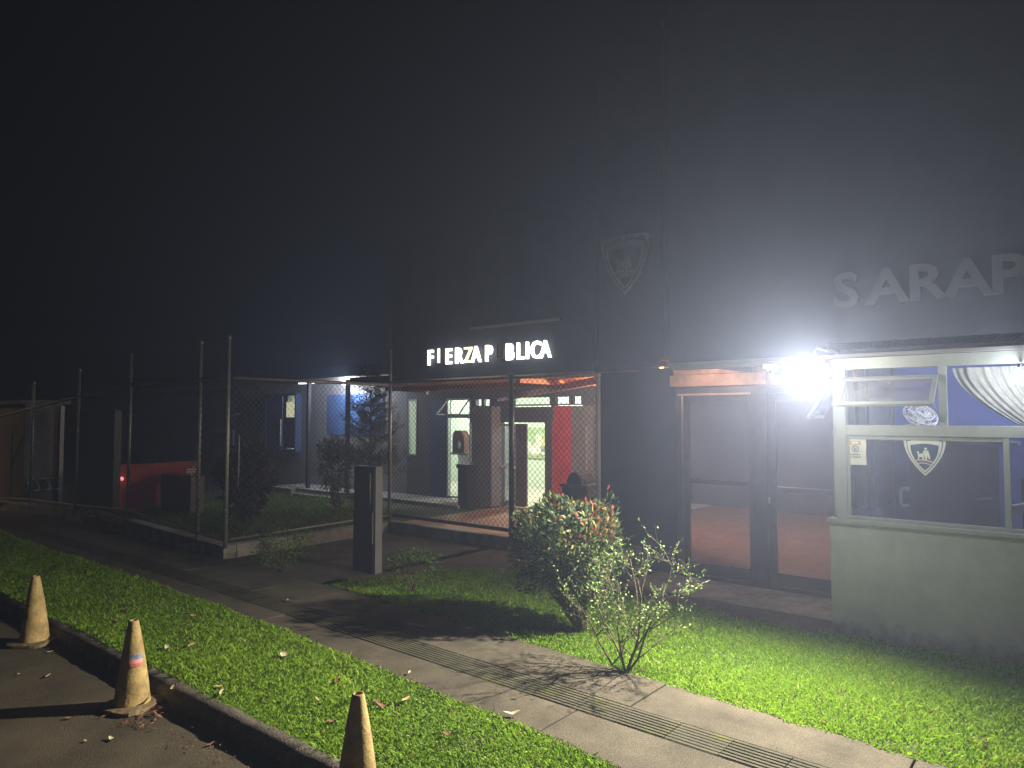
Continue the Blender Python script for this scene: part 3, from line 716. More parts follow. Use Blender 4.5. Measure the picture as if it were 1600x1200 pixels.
# wall pieces between openings (x by pixel)
X = lambda px, Y=SY: ony(px, 680, Y).x
Z = lambda px, py, Y=SY: ony(px, py, Y).z
def wallp(p0, p1, z0, z1, m, name='wall', Y=SY, th=.15): return MB().box(X(p0, Y), X(p1, Y), Y, Y+th, z0, z1).build(name, m, st)
MB().box(-46, X(418), SY, SY+.15, -.1, ZT).box(X(418), X(449), SY, SY+.15, -.1, Z(434, 618)).box(X(449), X(470), SY, SY+.15, -.1, Z(460, 702)).box(X(418), X(470), SY, SY+.15, Z(445, 618), ZT).box(X(470), X(636), SY, SY+.15, -.1, ZT).build('wall', grey_m, st)
wallp(636, 652, -.1, Z(645, 712), grey_d); wallp(636, 652, Z(645, 624), ZT, grey_d); wallp(652, 672, -.1, ZT, grey_d)
wallp(672, 698, .1, Z(680, 622), blue_d, 'blue_panel'); MB().box(X(672), X(735), SY-.004, SY+.15, Z(716, 622)-.01, ZT).build('wall', grey_d, st)
# window 1 (tall with open top sash)
def win(px, Y=SY, m=alu, w=.05, name='window', gm=glass_c):
    a, b2, z0, z1 = fr(*px, Y); z0 = max(z0, .12)
    q = MB(); q.box(a, a+w, Y-.01, Y+.07, z0, z1).box(b2-w, b2, Y-.01, Y+.07, z0, z1).box(a+w, b2-w, Y-.01, Y+.07, z1-w, z1).box(a+w, b2-w, Y-.01, Y+.07, z0, z0+w)
    o = q.build(name, m, st); MB().box(a+w, b2-w, Y+.02, Y+.026, z0+w, z1-w).build('pane', gm, o); return o
win((698, 650, 736, 779)); win((698, 622, 736, 650)); win((638, 624, 652, 712))
a, b2, z0, z1 = fr(700, 624, 734, 648, SY)
q = MB(); wn = .04; o_ = Vector((0, -.35, 0)); 
for (u0, u1) in ((Vector((a, SY-.02, z1)), Vector((a, SY-.4, z0))), (Vector((b2, SY-.02, z1)), Vector((b2, SY-.4, z0)))): q.tube([u0, u1], .02, 6)
q.tube([(a, SY-.4, z0), (b2, SY-.4, z0)], .02, 6); q.build('open_sash', galv, st)
# doorway pier and lintel
MB().box(X(736, 12.75), X(768, 12.75), 12.75, SY+.15, .1, Z(750, 635, 12.75)).build('pier', grey_m, st, bevel=.01)
MB().box(X(736), X(865), SY-.02, SY+.15, Z(800, 660), Z(800, 636)).build('lintel', grey_d, st)
MB().box(X(852), X(863), SY-.02, SY+.15, .1, Z(860, 660)).build('door_jamb', grey_d, st)
wallp(863, 893, .1, Z(878, 634), red_m, 'red_panel', th=.1)
wallp(893, 928, .1, Z(910, 634), grey_m); wallp(936, 1010, .1, ZT, grey_m); 
MB().box(X(915), X(917), SY-.015, SY, .1, Z(916, 664)).build('joint_strip', alu, st)
for pr_ in ((742, 622, 754, 636), (755, 622, 767, 636), (800, 616, 861, 634), (866, 615, 891, 633), (894, 615, 910, 633)): win(pr_, w=.035, m=grey_d, name='transom')
win((928, 615, 937, 662), m=grey_d, w=.02); win((928, 664, 937, 790), m=grey_d, w=.02)
wallp(736, 742, Z(739, 636), Z(739, 619), grey_d); wallp(767, 800, Z(780, 636), Z(780, 619), grey_d); wallp(861, 866, Z(862, 636), Z(862, 612), grey_d); wallp(910, 928, Z(920, 634), Z(920, 612), grey_d); zw = min(Z(748, 622), Z(830, 616), Z(880, 615), Z(902, 615))-.01
MB().box(X(736), X(1010), SY-.004, SY+.15, zw, ZT).build('wall', grey_d, st)
# entrance doors
dr_ = MB(); a, b2 = X(767), X(805); z1 = Z(790, 662)
dr_.box(a, a+.05, SY, SY+.05, .12, z1).box(b2-.05, b2, SY, SY+.05, .12, z1).box(a+.05, b2-.05, SY, SY+.05, .12, .24).box(a+.05, b2-.05, SY, SY+.05, z1-.06, z1).box(a+.05, b2-.05, SY, SY+.05, Z(790, 732), Z(790, 726))
do = dr_.build('door', alu, st); MB().box(a+.05, b2-.05, SY+.02, SY+.026, .24, z1-.06).build('pane', glass_t, do)
MB().tube([(a+.06, SY-.05, Z(790, 729)), (b2+.02, SY-.05, Z(790, 729))], .03, 8).build('push_bar', white_p, do)
oa = X(822); od = MB(); od.box(oa-.02, oa+.03, SY-.75, SY, .12, z1); od.box(oa-.02, oa+.03, SY-.8, SY-.75, .12, z1)
MB().box(X(805)+.01, X(822), SY+.01, SY+.06, .12, z1).build('door_leaf', mat('brown door', (.13, .085, .08), .5), st)
# interior room
mint = mat('pale mint paint', (.60, .68, .55), .7, var=.05)
MB().box(-23, X(1000), 17.0, 17.1, .1, 3.0).box(-23, -22.9, SY+.2, 17, .1, 3.0).build('room_wall', mint, st)
MB().box(-23, X(1010), SY+.16, 17, .06, .12).build('room_floor', mat('pale floor tiles', (.5, .48, .40), .4), st)
MB().box(-23, X(1010), SY+.16, 17, 3.0, 3.05).build('room_ceiling', white_p, st)
# main wing roof edge
MB().box(-46, X(640), SY-.45, SY-.40, ZT-.10, ZT+.09).build('gutter', galv, st, bevel=.01)
rf = MB(); rf.add([(-46, SY-.40, ZT+.02), (X(640), SY-.40, ZT+.02), (X(640), 19, ZT+1.1), (-46, 19, ZT+1.1), (-46, SY-.40, ZT+.06), (X(640), SY-.40, ZT+.06), (X(640), 19, ZT+1.16), (-46, 19, ZT+1.16)], [(0, 3, 2, 1), (4, 5, 6, 7), (0, 1, 5, 4), (1, 2, 6, 5), (3, 0, 4, 7)])
rf.build('roof', mat('roof sheet', (.10, .10, .11), .5, metal=.2), st)
MB().box(-46, X(640), SY-.398, SY-.003, ZT-.02, ZT).build('soffit', white_p, st)
MB().box(X(512), X(600), SY-.02, SY-.002, Z(556, 680), Z(556, 616)).build('blue_panel', blue_m, st)
# projecting blue box window
bw = MB(); xa, xb = X(422), X(470); z0, z1 = Z(445, 705), Z(445, 616); pj = .2
bw.box(xa, xb, SY-pj, SY-.002, z0, z0+.06).box(xa, xb, SY-pj, SY-.002, z1-.06, z1).box(xa, xa+.06, SY-pj, SY-.002, z0+.06, z1-.06).box(xb-.06, xb, SY-pj, SY-.002, z0+.06, z1-.06)
wbx = bw.build('window_surround', blue_d, st)
MB().box(xa+.06, X(448), SY-pj+.02, SY-pj+.06, z0+.06, z1-.06).build('blue_shutter', blue_d, st)
MB().box(X(449), X(469), SY-.05, SY+.02, Z(460, 652), Z(460, 628)).build('lit_pane', emit('lit window', (.75, .72, .45), .75), st)
MB().box(X(449), X(469), SY-.05, SY+.02, Z(460, 700), Z(460, 652)).build('dark_pane', dark_m, st)
MB().tube([(X(447), SY-pj, Z(447, 697)), (X(447), SY-pj, Z(447, 655))], .02, 6).build('stay_bar', white_p, st)
# door further left
dq = fr(329, 672, 362, 790, SY)
MB().box(X(325), X(366), SY-.05, SY-.002, .07, Z(345, 671)).build('door_frame', galv, st)
MB().box(X(330), X(361), SY-.07, SY-.052, .07, Z(345, 676)).build('door', mat('grille door', (.16, .15, .15), .6, scale=40, c2=(.06, .06, .06)), st)
aw = MB(); A0 = ony(322, 662, SY-1.0); A1 = ony(374, 646, SY-1.0)
aw.tube([A0, A1], .02, 6); tag(aw.build('metal_rod', galv), 'slanting pale metal rod above the grille door', 'rod')
# walkway slab with kerb, columns, ceiling lamp
wk = thing('veranda_slab', 'raised pale walkway slab along the station wall', 'walkway', (-15, 12.2, 0))
MB().box(-19.2, -11.6, 12.1, 13.09, -.1, .16).build('slab', plinth_m, wk, bevel=.01)
MB().box(-21.0, -17.0, 11.2, 11.35, .0, .28).box(-16.6, -14.4, 11.0, 11.12, .0, .2).build('kerb_block', plinth_m, wk, bevel=.01)
for (px, lab) in ((482, 'dark square veranda column left of the ceiling light'), (543, 'dark square veranda column directly under the ceiling light')):
    xq = X(px, 12.3); zq = ony(px, 600, 12.3).z
    tag(MB().box(xq-.05, xq+.05, 12.25, 12.35, .16, ZT-.03).build('veranda_column', dark_m, bevel=.005), lab, 'column', 'dark columns of the veranda')
cl = ony(540, 600, 12.55)
c1 = thing('ceiling_lamp', 'white lamp glaring at the eave above the blue wall panel', 'lamp', cl)
MB().lathe(cl, [(.001, .02), (.09, .015), (.1, -.01), (.07, -.04), (.001, -.05)], 20).build('bowl', globe_mat('eave lamp glow', (.95, .97, 1), 22), c1)
light('eave_light', cl+Vector((0, -.05, -.1)), 230, (.85, .92, 1), .05, c1)
cst = MB().box(X(487), X(510), 12.6, 12.75, ZT-.07, ZT-.03).build('ceiling_tube', emit('veranda tube', (.9, .95, 1), 2.5))
tag(cst, 'short white tube light under the eave left of the ceiling lamp', 'lamp')
# curved white canopy edge
cc = MB(); pts = [ony(px, py, 12.4) for px, py in ((604, 607), (622, 607), (640, 608), (655, 609), (668, 612))]
for p_, q_ in zip(pts[:-1], pts[1:]): cc.slab((p_+q_)/2, (q_-p_)/2, (0, .05, 0), (0, 0, .07))
tag(cc.build('canopy_edge', white_p), 'white curved canopy edge between conifer and entrance', 'canopy')
# ------------------------------------------------------------------ interior and terrace lights
def simple_lamp(name, label, loc, e, power, colr, r=.06):
    t_ = thing(name, label, 'lamp', loc)
    MB().lathe(Vector(loc), [(.001, .02), (r, .015), (r*1.1, -.01), (r*.7, -.04), (.001, -.05)], 16).build('bowl', globe_mat(name+' glow', colr, e), t_)
    light(name+'_light', Vector(loc)+Vector((0, 0, -.09)), power, colr, .05, t_); return t_
simple_lamp('room_lamp', 'ceiling lamp inside the lit entrance room', (-10.6, 15.3, 2.93), 10, 650, (.88, 1, .80), .12)
simple_lamp('room_lamp', 'ceiling lamp in the left part of the lit room', (-15.6, 15.2, 2.93), 10, 420, (.88, 1, .80), .12)
simple_lamp('hidden_warm_lamp', 'warm lamp hanging behind the pillar over the terracotta terrace', (-6.5, 11.5, 2.55), 6, 270, (1, .79, .58))
simple_lamp('lobby_lamp', 'warm ceiling lamp in the lobby behind the glass double door', (-4.1, 12.4, 2.93), 6, 260, (1, .74, .52))
gl2 = ony(1034, 577, 10.0)
# lobby end wall
tag(MB().box(-8.5, 3, 16.3, 16.45, .1, 2.96).build('lobby_wall', grey_d), 'dark wall closing the lobby seen through the glass doors', 'wall')
simple_lamp('hidden_warm_lamp', 'small orange lamp added out of sight behind the fascia to light the beam above the double door', (-3.95, 8.62, 2.945), 4, 15, (1, .68, .42), .04)  # unseen extra lamp, added only to cast orange light on the boxed beam
pl_ = ony(1034, 577, 10.1)
t_ = thing('bulkhead_lamp', 'tiny orange lamp glowing on the pillar edge left of the canopy beam', 'lamp', pl_)
MB().lathe(pl_, [(.001, .04), (.03, .03), (.04, 0), (.03, -.03), (.001, -.04)], 14).build('lens', globe_mat('amber glow', (1, .6, .25), 4), t_)
MB().tube([pl_+Vector((0, .03, 0)), pl_+Vector((0, .1, 0))], .03, 8).build('mount', dark_m, t_)
light('bulkhead_light', pl_, 2.0, (1, .6, .3), .03, t_)
# items by the entrance
bq = ony(727, 790, 12.3)
bn = thing('litter_bin', 'dark litter bin standing against the entrance pier', 'bin', (bq.x, 12.35, .1))
MB().box(bq.x-.16, bq.x+.16, 12.2, 12.5, .1, 1.02).build('body', dark_m, bn, bevel=.02)
MB().box(bq.x-.19, bq.x+.18, 12.17, 12.52, 1.02, 1.12).build('lid', dark_m, bn, bevel=.02)
hq = ony(905, 757, 11.2)
wb = thing('domed_bin', 'black bin with rounded lid behind the croton bush', 'bin', (hq.x, 11.3, .1))
MB().box(hq.x-.28, hq.x+.3, 11.0, 11.5, .1, hq.z-.0).build('body', dark_m, wb, bevel=.05)
dm = MB(); n = 10
for i in range(n):
    a0_, a1_ = math.pi*i/n, math.pi*(i+1)/n
    dm.add([(hq.x-.16*math.cos(a0_), 11.02, hq.z+.24*math.sin(a0_)), (hq.x-.16*math.cos(a1_), 11.02, hq.z+.24*math.sin(a1_)), (hq.x-.16*math.cos(a1_), 11.48, hq.z+.24*math.sin(a1_)), (hq.x-.16*math.cos(a0_), 11.48, hq.z+.24*math.sin(a0_))], [(3, 2, 1, 0)], True)
dm.add([(hq.x-.16*math.cos(math.pi*i/n), 11.02, hq.z+.24*math.sin(math.pi*i/n)) for i in range(n+1)], [tuple(range(n+1))])
dm.build('lid', mat('glossy black', (.02, .02, .02), .2, bump=0), wb)
MB().box(hq.x-.3, hq.x+.32, 10.97, 11.53, hq.z-.03, hq.z+.015).build('rim', dark_m, wb, bevel=.01)
# notice board and posters in the room
nb = thing('notice_board', 'wall notice board covered with papers seen through the open doorway', 'notice board', ony(836, 700, 16.9))
a, b2, z0, z1 = fr(815, 668, 862, 716, 16.9)
MB().box(a, b2, 16.94, 16.98, z0, z1).build('board', mat('board green', (.35, .45, .25), .8), nb)
for k in range(16):
    xa = random.uniform(a+.05, b2-.35); za_ = random.uniform(z0+.05, z1-.3)
    MB().box(xa, xa+random.uniform(.14, .3), 16.92-.001*k, 16.935-.001*k, za_, za_+random.uniform(.15, .26)).build('pinned_sheet', random.choice([paper, mat('yellow sheet', (.6, .55, .2), .8), mat('white sheet', (.75, .78, .72), .8), mat('grey sheet', (.25, .27, .25), .8)]), nb)
pq = ony(716, 690, 14.0)
ms = thing('display_box', 'brown cardboard house shaped box with small white oval sign in the left window', 'display box', (pq.x, 14.0, 1.2))
pm2 = MB(); hw, hh = .22, .3; P_ = [(-hw, -hh), (hw, -hh), (hw, hh*.4), (0.08, hh), (-.14, hh), (-hw, hh*.5)]
pm2.add([(pq.x+a_, 14.0, pq.z+b_) for a_, b_ in P_]+[(pq.x+a_, 14.25, pq.z+b_) for a_, b_ in P_], [tuple(range(6)), (11, 10, 9, 8, 7, 6)]+[(i, 6+i, 6+(i+1) % 6, (i+1) % 6) for i in range(6)])
pm2.build('box', mat('cardboard brown', (.14, .07, .05), .8), ms)
em = MB(); n = 16; em.add([(pq.x+.06+.06*math.cos(-2*math.pi*i/n), 13.985, pq.z-.08+.11*math.sin(-2*math.pi*i/n)) for i in range(n)], [tuple(range(n))[::-1]]); em.build('oval_label', paper, ms)
MB().box(pq.x-.35, pq.x+.45, 13.9, 14.4, pq.z-hh-.05, pq.z-hh-.002).build('shelf', grey_m, ms)
MB().box(pq.x-.3, pq.x+.4, 14.3, 14.35, .12, pq.z-hh-.05).build('stand', white_p, ms)

# ------------------------------------------------------------------ fence
PH = 2.86; 
def lowwall(name, label, pts, m=plinth_m):
    o = MB()
    o.prism(pts, -.19, .19); return tag(o.build(name, m, bevel=.008), label, 'low wall')
cxn = (-10.72, 5.86)
lowwall('low_wall', 'long low concrete fence base running left along the pavement', [(-25.5, 5.45), (-20.4, 5.45), (-16.6, 6.2), cxn, (cxn[0], 6.08), (-16.6, 6.42), (-20.4, 5.7), (-25.5, 5.7)])
lowwall('low_wall', 'low concrete fence base running inward from the corner post', [(-10.95, 6.085), (-10.72, 6.085), (-10.72, 9.25), (-10.95, 9.25)])
lowwall('low_wall', 'low concrete fence base in front of the terracotta terrace', [(-10.95, 9.26), (-6.55, 9.38), (-6.55, 9.58), (-10.95, 9.5)])
def mesh_panel(m, p0, p1, z0, z1, pitch=.105, r=.0028):
    """woven diamond wires between two plan points"""
    p0, p1 = Vector((*p0, 0)), Vector((*p1, 0)); L = (p1-p0).length; u = (p1-p0)/L; nrm = Vector((-u.y, u.x, 0)); H = z1-z0
    if True:
        for sgn in (1, -1):
            k = -H
            while k < L:
                # line s = k + t (sgn 1) : clip to 0..L
                t0, t1 = max(0, -k), min(H, L-k)
                if t1-t0 > .02:
                    s0, s1 = k+t0, k+t1
                    a, b = (z0+t0, z0+t1) if sgn > 0 else (z1-t0, z1-t1)
                    A = p0+u*s0+Vector((0, 0, a)); B = p0+u*s1+Vector((0, 0, b)); off = nrm*r*.5*sgn
                    d_ = (B-A).normalized(); e1_ = nrm*r; e2_ = d_.cross(nrm)*r
                    vs = [A+off+e1_, A+off-e1_*.5+e2_*.87, A+off-e1_*.5-e2_*.87, B+off+e1_, B+off-e1_*.5+e2_*.87, B+off-e1_*.5-e2_*.87]
                    m.add(vs, [(0, 1, 4, 3), (1, 2, 5, 4), (2, 0, 3, 5)])
                k += pitch
def post(par, x, y, z0, z1, r=.032, m=galv):
    o = MB().tube([(x, y, z0), (x, y, z1)], r, 10).build('post', m, par)
    MB().lathe((x, y, z1), [(r+.006, -.03), (r+.007, 0), (r*.6, .022), (.001, .028)], 12).build('cap', m, o); return o
f1 = thing('chain_link_fence', 'tall chain link fence along the pavement with posts rising above its rail', 'fence', (-14, 6, .19))
pp = [(352, 855, 590, 527), (308, 842, 594, 535), (199, 805, 601, 555), (118, 797, 620, 578), (47, 788, 638, 598), (-60, 782, 664, 625)]
pts = []
for (px, pb, pr_, ptop) in pp:
    g_ = gnd(px, pb, .19); dd = Vector((g_.x, g_.y, 0)); 
    zr_ = ony(px, pr_, g_.y).z; zt_ = ony(px, ptop, g_.y).z
    pts.append((g_.x, g_.y, zr_, zt_)); post(f1, g_.x, g_.y, .17, zt_)
rl = MB(); rl.tube([(a, b, c) for a, b, c, d_ in pts], .03, 8); rl.build('top_rail', galv, f1)
MB().tube([(a, b, .30) for a, b, c, d_ in pts], .02, 8).build('bottom_rail', galv, f1)
mm = MB()
for a_, b_ in zip(pts[:-1], pts[1:]): mesh_panel(mm, a_[:2], b_[:2], .30, min(a_[2], b_[2])-.0)
mm.build('wire_mesh', wire_m, f1)
c0 = pts[0]
f3 = thing('chain_link_fence', 'chain link fence section running inward from the corner post', 'fence', (-10.8, 7.5, .19))
e_ = (-10.83, 9.37); zr_ = c0[2]
post(f3, e_[0], e_[1], .17, ony(604, 549, 9.37).z)
MB().tube([(c0[0], c0[1]+.07, zr_), (e_[0], e_[1]-.04, zr_)], .03, 8).build('top_rail', galv, f3)
MB().tube([(c0[0], c0[1]+.07, .30), (e_[0], e_[1]-.04, .30)], .02, 8).build('bottom_rail', galv, f3)
mm = MB(); mesh_panel(mm, (c0[0], c0[1]+.06), (e_[0], e_[1]-.03), .30, zr_); mm.build('wire_mesh', wire_m, f3)
f4 = thing('chain_link_fence', 'chain link fence section in front of the lit entrance', 'fence', (-8.5, 9.45, .19))
g1 = (ony(799, 700, 9.47).x, 9.47); zz = ony(799, 590, 9.47).z
post(f4, g1[0], g1[1], .17, zz+.05, .045, dark_m); g2 = (ony(937, 700, 9.55).x-.02, 9.55); post(f4, g2[0], g2[1], .0, zz, .035, white_p)
MB().tube([(e_[0]+.04, e_[1], zz), (g1[0], g1[1], zz), (g2[0], g2[1], zz)], .028, 8).build('top_rail', galv, f4)
MB().box(e_[0]+.04, g1[0], 9.42, 9.47, .27, .33).build('bottom_rail', dark_m, f4)
mm = MB(); mesh_panel(mm, (e_[0]+.04, e_[1]+.02), g1, .34, zz, r=.0042); mesh_panel(mm, g1, g2, .34, zz, r=.0042); mm.build('wire_mesh', wire_m, f4)
MB().box(g1[0]+.05, g2[0], 9.49, 9.54, .27, .33).build('bottom_rail', dark_m, f4)

# ------------------------------------------------------------------ left side objects
# front totem
q0, q1 = gnd(551, 890), gnd(600, 893)
tt = thing('totem_sign', 'dark slab shaped totem standing on the small concrete pad at the lawn edge', 'totem', (q0.x, q0.y, 0))
zt_ = ony(575, 729, q0.y).z; zs = ony(575, 798, q0.y).z
MB().box(q0.x, q1.x, q0.y, q0.y+.13, -.02, zs-.006).build('lower_body', totem_m, tt, bevel=.006)
MB().box(q0.x+.01, q1.x, q0.y, q0.y+.13, zs, zt_).build('upper_body', totem_m, tt, bevel=.006)
MB().box(q1.x+.002, q1.x+.035, q0.y+.01, q0.y+.14, -.02, zt_+.004).build('lit_side', grey_m, tt, bevel=.004)  # side catching the lamp painted lighter than the dark body
MB().tube([(q1.x-.05, q0.y-.02, zt_-.09), (q1.x-.05, q0.y-.02, zs+.09)], .009, 6).build('handle', galv, tt)
MB().box(q1.x-.018, q1.x-.004, q0.y-.01, q0.y-.001, .42, zs-.02).build('edge_strip', alu, tt)
tag(MB().box(q0.x-.75, q1.x+.15, q0.y-.45, q0.y+.25, -.05, .0).build('concrete_pad', pave, bevel=.01), 'low concrete pad under the dark totem', 'pad')
# tall totem far left
q0 = gnd(122, 803, .1); 
tt = thing('totem_sign', 'tall dark leaning slab totem behind the fence in front of the red wall', 'totem', (-17.4, 6.6, 0))
yy = 6.55; xa, xb = X(120, yy), X(178, yy); zz_ = ony(150, 641, yy).z
MB().box(xa+.12, xb, yy, yy+.16, .05, zz_).build('panel', totem_m, tt, bevel=.006); MB().box(xa, xa+.1, yy+.02, yy+.2, .05, zz_-.03).build('rear_frame', dark_m, tt)
# red wall running inward
rx = -17.0
ya, yb = onx(176, 760, rx).y, onx(307, 760, rx).y
rw = thing('red_wall', 'low red painted wall with a small white emblem at its far end', 'wall', (rx, ya, 0))
MB().box(rx-.15, rx, ya, yb, -.05, onx(300, 721, rx).z).build('wall', mat('dull red paint', (.30, .035, .035), .8, var=.25, scale=1.5), rw, bevel=.01)
eq = onx(299, 736, rx+.004)
em = MB()
for k in range(7): em.box(rx+.002, rx+.006, eq.y-.13+.26*random.random(), eq.y+.02+.12*random.random(), eq.z-.22+.06*k, eq.z-.18+.06*k)
em.build('emblem', badge_w, rw)
rl_ = onx(190, 748, rx+.05)
t_ = thing('red_lamp', 'small glowing red and white lamp on the red wall by the fence post', 'lamp', rl_)
MB().lathe(rl_, [(.001, .045), (.035, .035), (.045, 0), (.03, -.04), (.001, -.045)], 14).build('lens', emit('red lens', (1, .35, .3), 1.0), t_)
light('red_lamp_light', rl_+Vector((.12, 0, 0)), .35, (1, .3, .25), .03, t_)
# small totem/cabinet by the red wall
yy = 7.6; xa, xb = X(253, yy), X(299, yy); zz_ = ony(276, 743, yy).z
sb = thing('utility_cabinet', 'low dark cabinet with its lit side painted pale standing before the red wall', 'cabinet', (xa, yy, .07))
MB().box(xa, xb, yy, yy+.3, .05, zz_).build('body', dark_m, sb, bevel=.006); MB().box(xb+.002, xb+.03, yy, yy+.3, .05, zz_+.004).build('lit_side', plinth_m, sb)  # pale side is the lamp-lit face, its brightness put into the colour
MB().tube([ony(373, 681, 7.5), ony(373, 759, 7.5)], .012, 6)
wp = tag(MB().tube([ony(374, 680, 7.2), ony(372, 760, 7.2)], .012, 6).build('white_rod', white_p), 'thin white upright rod in front of the dark round bush', 'rod')
# kiosk far left
kx_ = -20.0; kya, kyb = 5.8, onx(98, 700, kx_).y
kk = thing('kiosk', 'beige kiosk with open awning windows behind the far left fence', 'kiosk', (kx_, kya, 0))
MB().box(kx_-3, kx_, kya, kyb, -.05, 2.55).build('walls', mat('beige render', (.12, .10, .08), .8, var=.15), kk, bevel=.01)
MB().box(kx_-3.1, kx_+.12, kya-.12, kyb+.12, 2.555, 2.64).build('roof', grey_d, kk)
MB().box(kx_+.002, kx_+.07, kyb-.09, kyb+.0, 0, 2.5).build('corner_trim', galv, kk)
wz = onx(65, 748, kx_).z; 
ys = [onx(px, 756, kx_).y for px in (42, 56, 74, 90)]
for k in range(3):
    m_ = MB(); y0_, y1_ = ys[k], ys[k+1]-.03; A = [Vector((kx_+.01, y0_, wz)), Vector((kx_+.01, y1_, wz)), Vector((kx_+.3, y1_, wz-.25)), Vector((kx_+.3, y0_, wz-.25))]
    for i in range(4): m_.tube([A[i], A[(i+1) % 4]], .016, 6)
    m_.build('awning_window', alu, kk)

# ------------------------------------------------------------------ traffic cones
def make_cone(loc):
    t_ = thing('traffic_cone', 'x', 'traffic cone', loc)
    L0 = Vector(loc)
    prof = [(.142, .03), (.138, .05), (.130, .10), (.118, .20), (.102, .31), (.086, .42), (.068, .53), (.050, .63), (.038, .69), (.034, .70), (.026, .70), (.024, .66)]
    body = MB(); n = 36; vs = []; fs = []
    for r, z in prof:
        for k in range(n):
            a_ = 2*math.pi*k/n; rr = r*(1+.012*math.sin(3*a_+z*5)+.006*math.sin(7*a_-z*20)); vs.append(L0+Vector((rr*math.cos(a_)+.004*math.sin(z*5), rr*math.sin(a_), z)))
    for i in range(len(prof)-1):
        for k in range(n): fs.append((i*n+k, i*n+(k+1) % n, (i+1)*n+(k+1) % n, (i+1)*n+k))
    body.add(vs, fs, True); body.build('body', cone_m, t_)
    bs = MB(); n = 8
    sq = []
    for k in range(32):
        a_ = 2*math.pi*k/32; c_, s_ = math.cos(a_), math.sin(a_); e = 5
        r_ = 1/((abs(c_)**e+abs(s_)**e)**(1/e)); sq.append((r_*c_*.2*(1+random.uniform(-.008, .008)), r_*s_*.2*(1+random.uniform(-.008, .008)), random.uniform(0, .012)))
    vs = [L0+Vector((a_, b_, z)) for a_, b_, z in sq]+[L0+Vector((a_, b_, z+.028)) for a_, b_, z in sq]+[L0+Vector((a_*.75, b_*.75, .042)) for a_, b_, z in sq]
    n = 32; bs.add(vs, [tuple(range(n-1, -1, -1)), tuple(2*n+k for k in range(n))]+[(k, (k+1) % n, n+(k+1) % n, n+k) for k in range(n)]+[(n+k, n+(k+1) % n, 2*n+(k+1) % n, 2*n+k) for k in range(n)], False)
    bs.build('base', cone_b, t_)
    return t_
zc0 = -.13
c2_ = make_cone(gnd(206, 1104, zc0)); c1_ = copy_tree(c2_); c3_ = copy_tree(c2_)
c1_.location = gnd(53, 1005, zc0); c1_.rotation_euler = (0, 0, .7); c3_.location = gnd(558, 1268, zc0); c3_.rotation_euler = (0, 0, 2.1)
c2_.rotation_euler = (0, 0, .3)
for c_, lb in ((c1_, 'worn yellowish traffic cone farthest left beside the kerb'), (c2_, 'worn yellowish traffic cone with a pink and blue sticker, middle of the three'), (c3_, 'brownish traffic cone cut off by the bottom edge of the picture')):
    c_['label'] = lb; c_['group'] = 'traffic cones along the kerb'
# sticker wrapped on the middle cone (local, facing the camera)
L0 = wpos(c2_); cam_az = math.atan2(-L0.y, -L0.x)-.3
for (z0, z1, m_, a0, a1) in ((.375, .405, mat('pink print', (.62, .25, .25), .6), -.35, .75), (.405, .445, mat('blue grey print', (.30, .34, .42), .6, c2=(.08, .1, .2), scale=40), -.35, .75), (.35, .375, mat('red print', (.5, .12, .12), .6), -.25, .65)):
    s_ = MB(); vs = []
    rr = lambda z: .118-(.118-.086)*(z-.20)/.22+.0055
    for i in range(11):
        a_ = cam_az+a0+(a1-a0)*i/10
        for z in (z0, z1): vs.append(L0+Vector((rr(z)*math.cos(a_)+.009, rr(z)*math.sin(a_), z)))
    s_.add(vs, [(2*i, 2*i+2, 2*i+3, 2*i+1) for i in range(10)], True); s_.build('sticker', m_, c2_)

sl = thing('unseen_street_lamp', 'warm street lamp on a tall pole, added out of view beyond the left end of the pavement', 'street lamp', (-24, 2.7, 0))  # out of view, added to cast warm light over the left end
MB().tube([(-24, 2.95, -.1), (-24, 2.95, 5.2), (-23.9, 2.8, 5.6), (-23.6, 2.2, 5.75)], [.07, .055, .045, .035], 10).build('pole', galv, sl)
MB().box(-23.75, -23.45, 1.75, 2.3, 5.68, 5.8).build('lamp_head', grey_m, sl, bevel=.03)
MB().box(-23.7, -23.5, 1.82, 2.2, 5.665, 5.678).build('lens', emit('sodium glow', (1, .62, .25), 12), sl)
light('street_light', (-23.6, 2.0, 5.6), 420, (1, .68, .36), .1, sl, 'SPOT', R(150), (0, 0, 0))

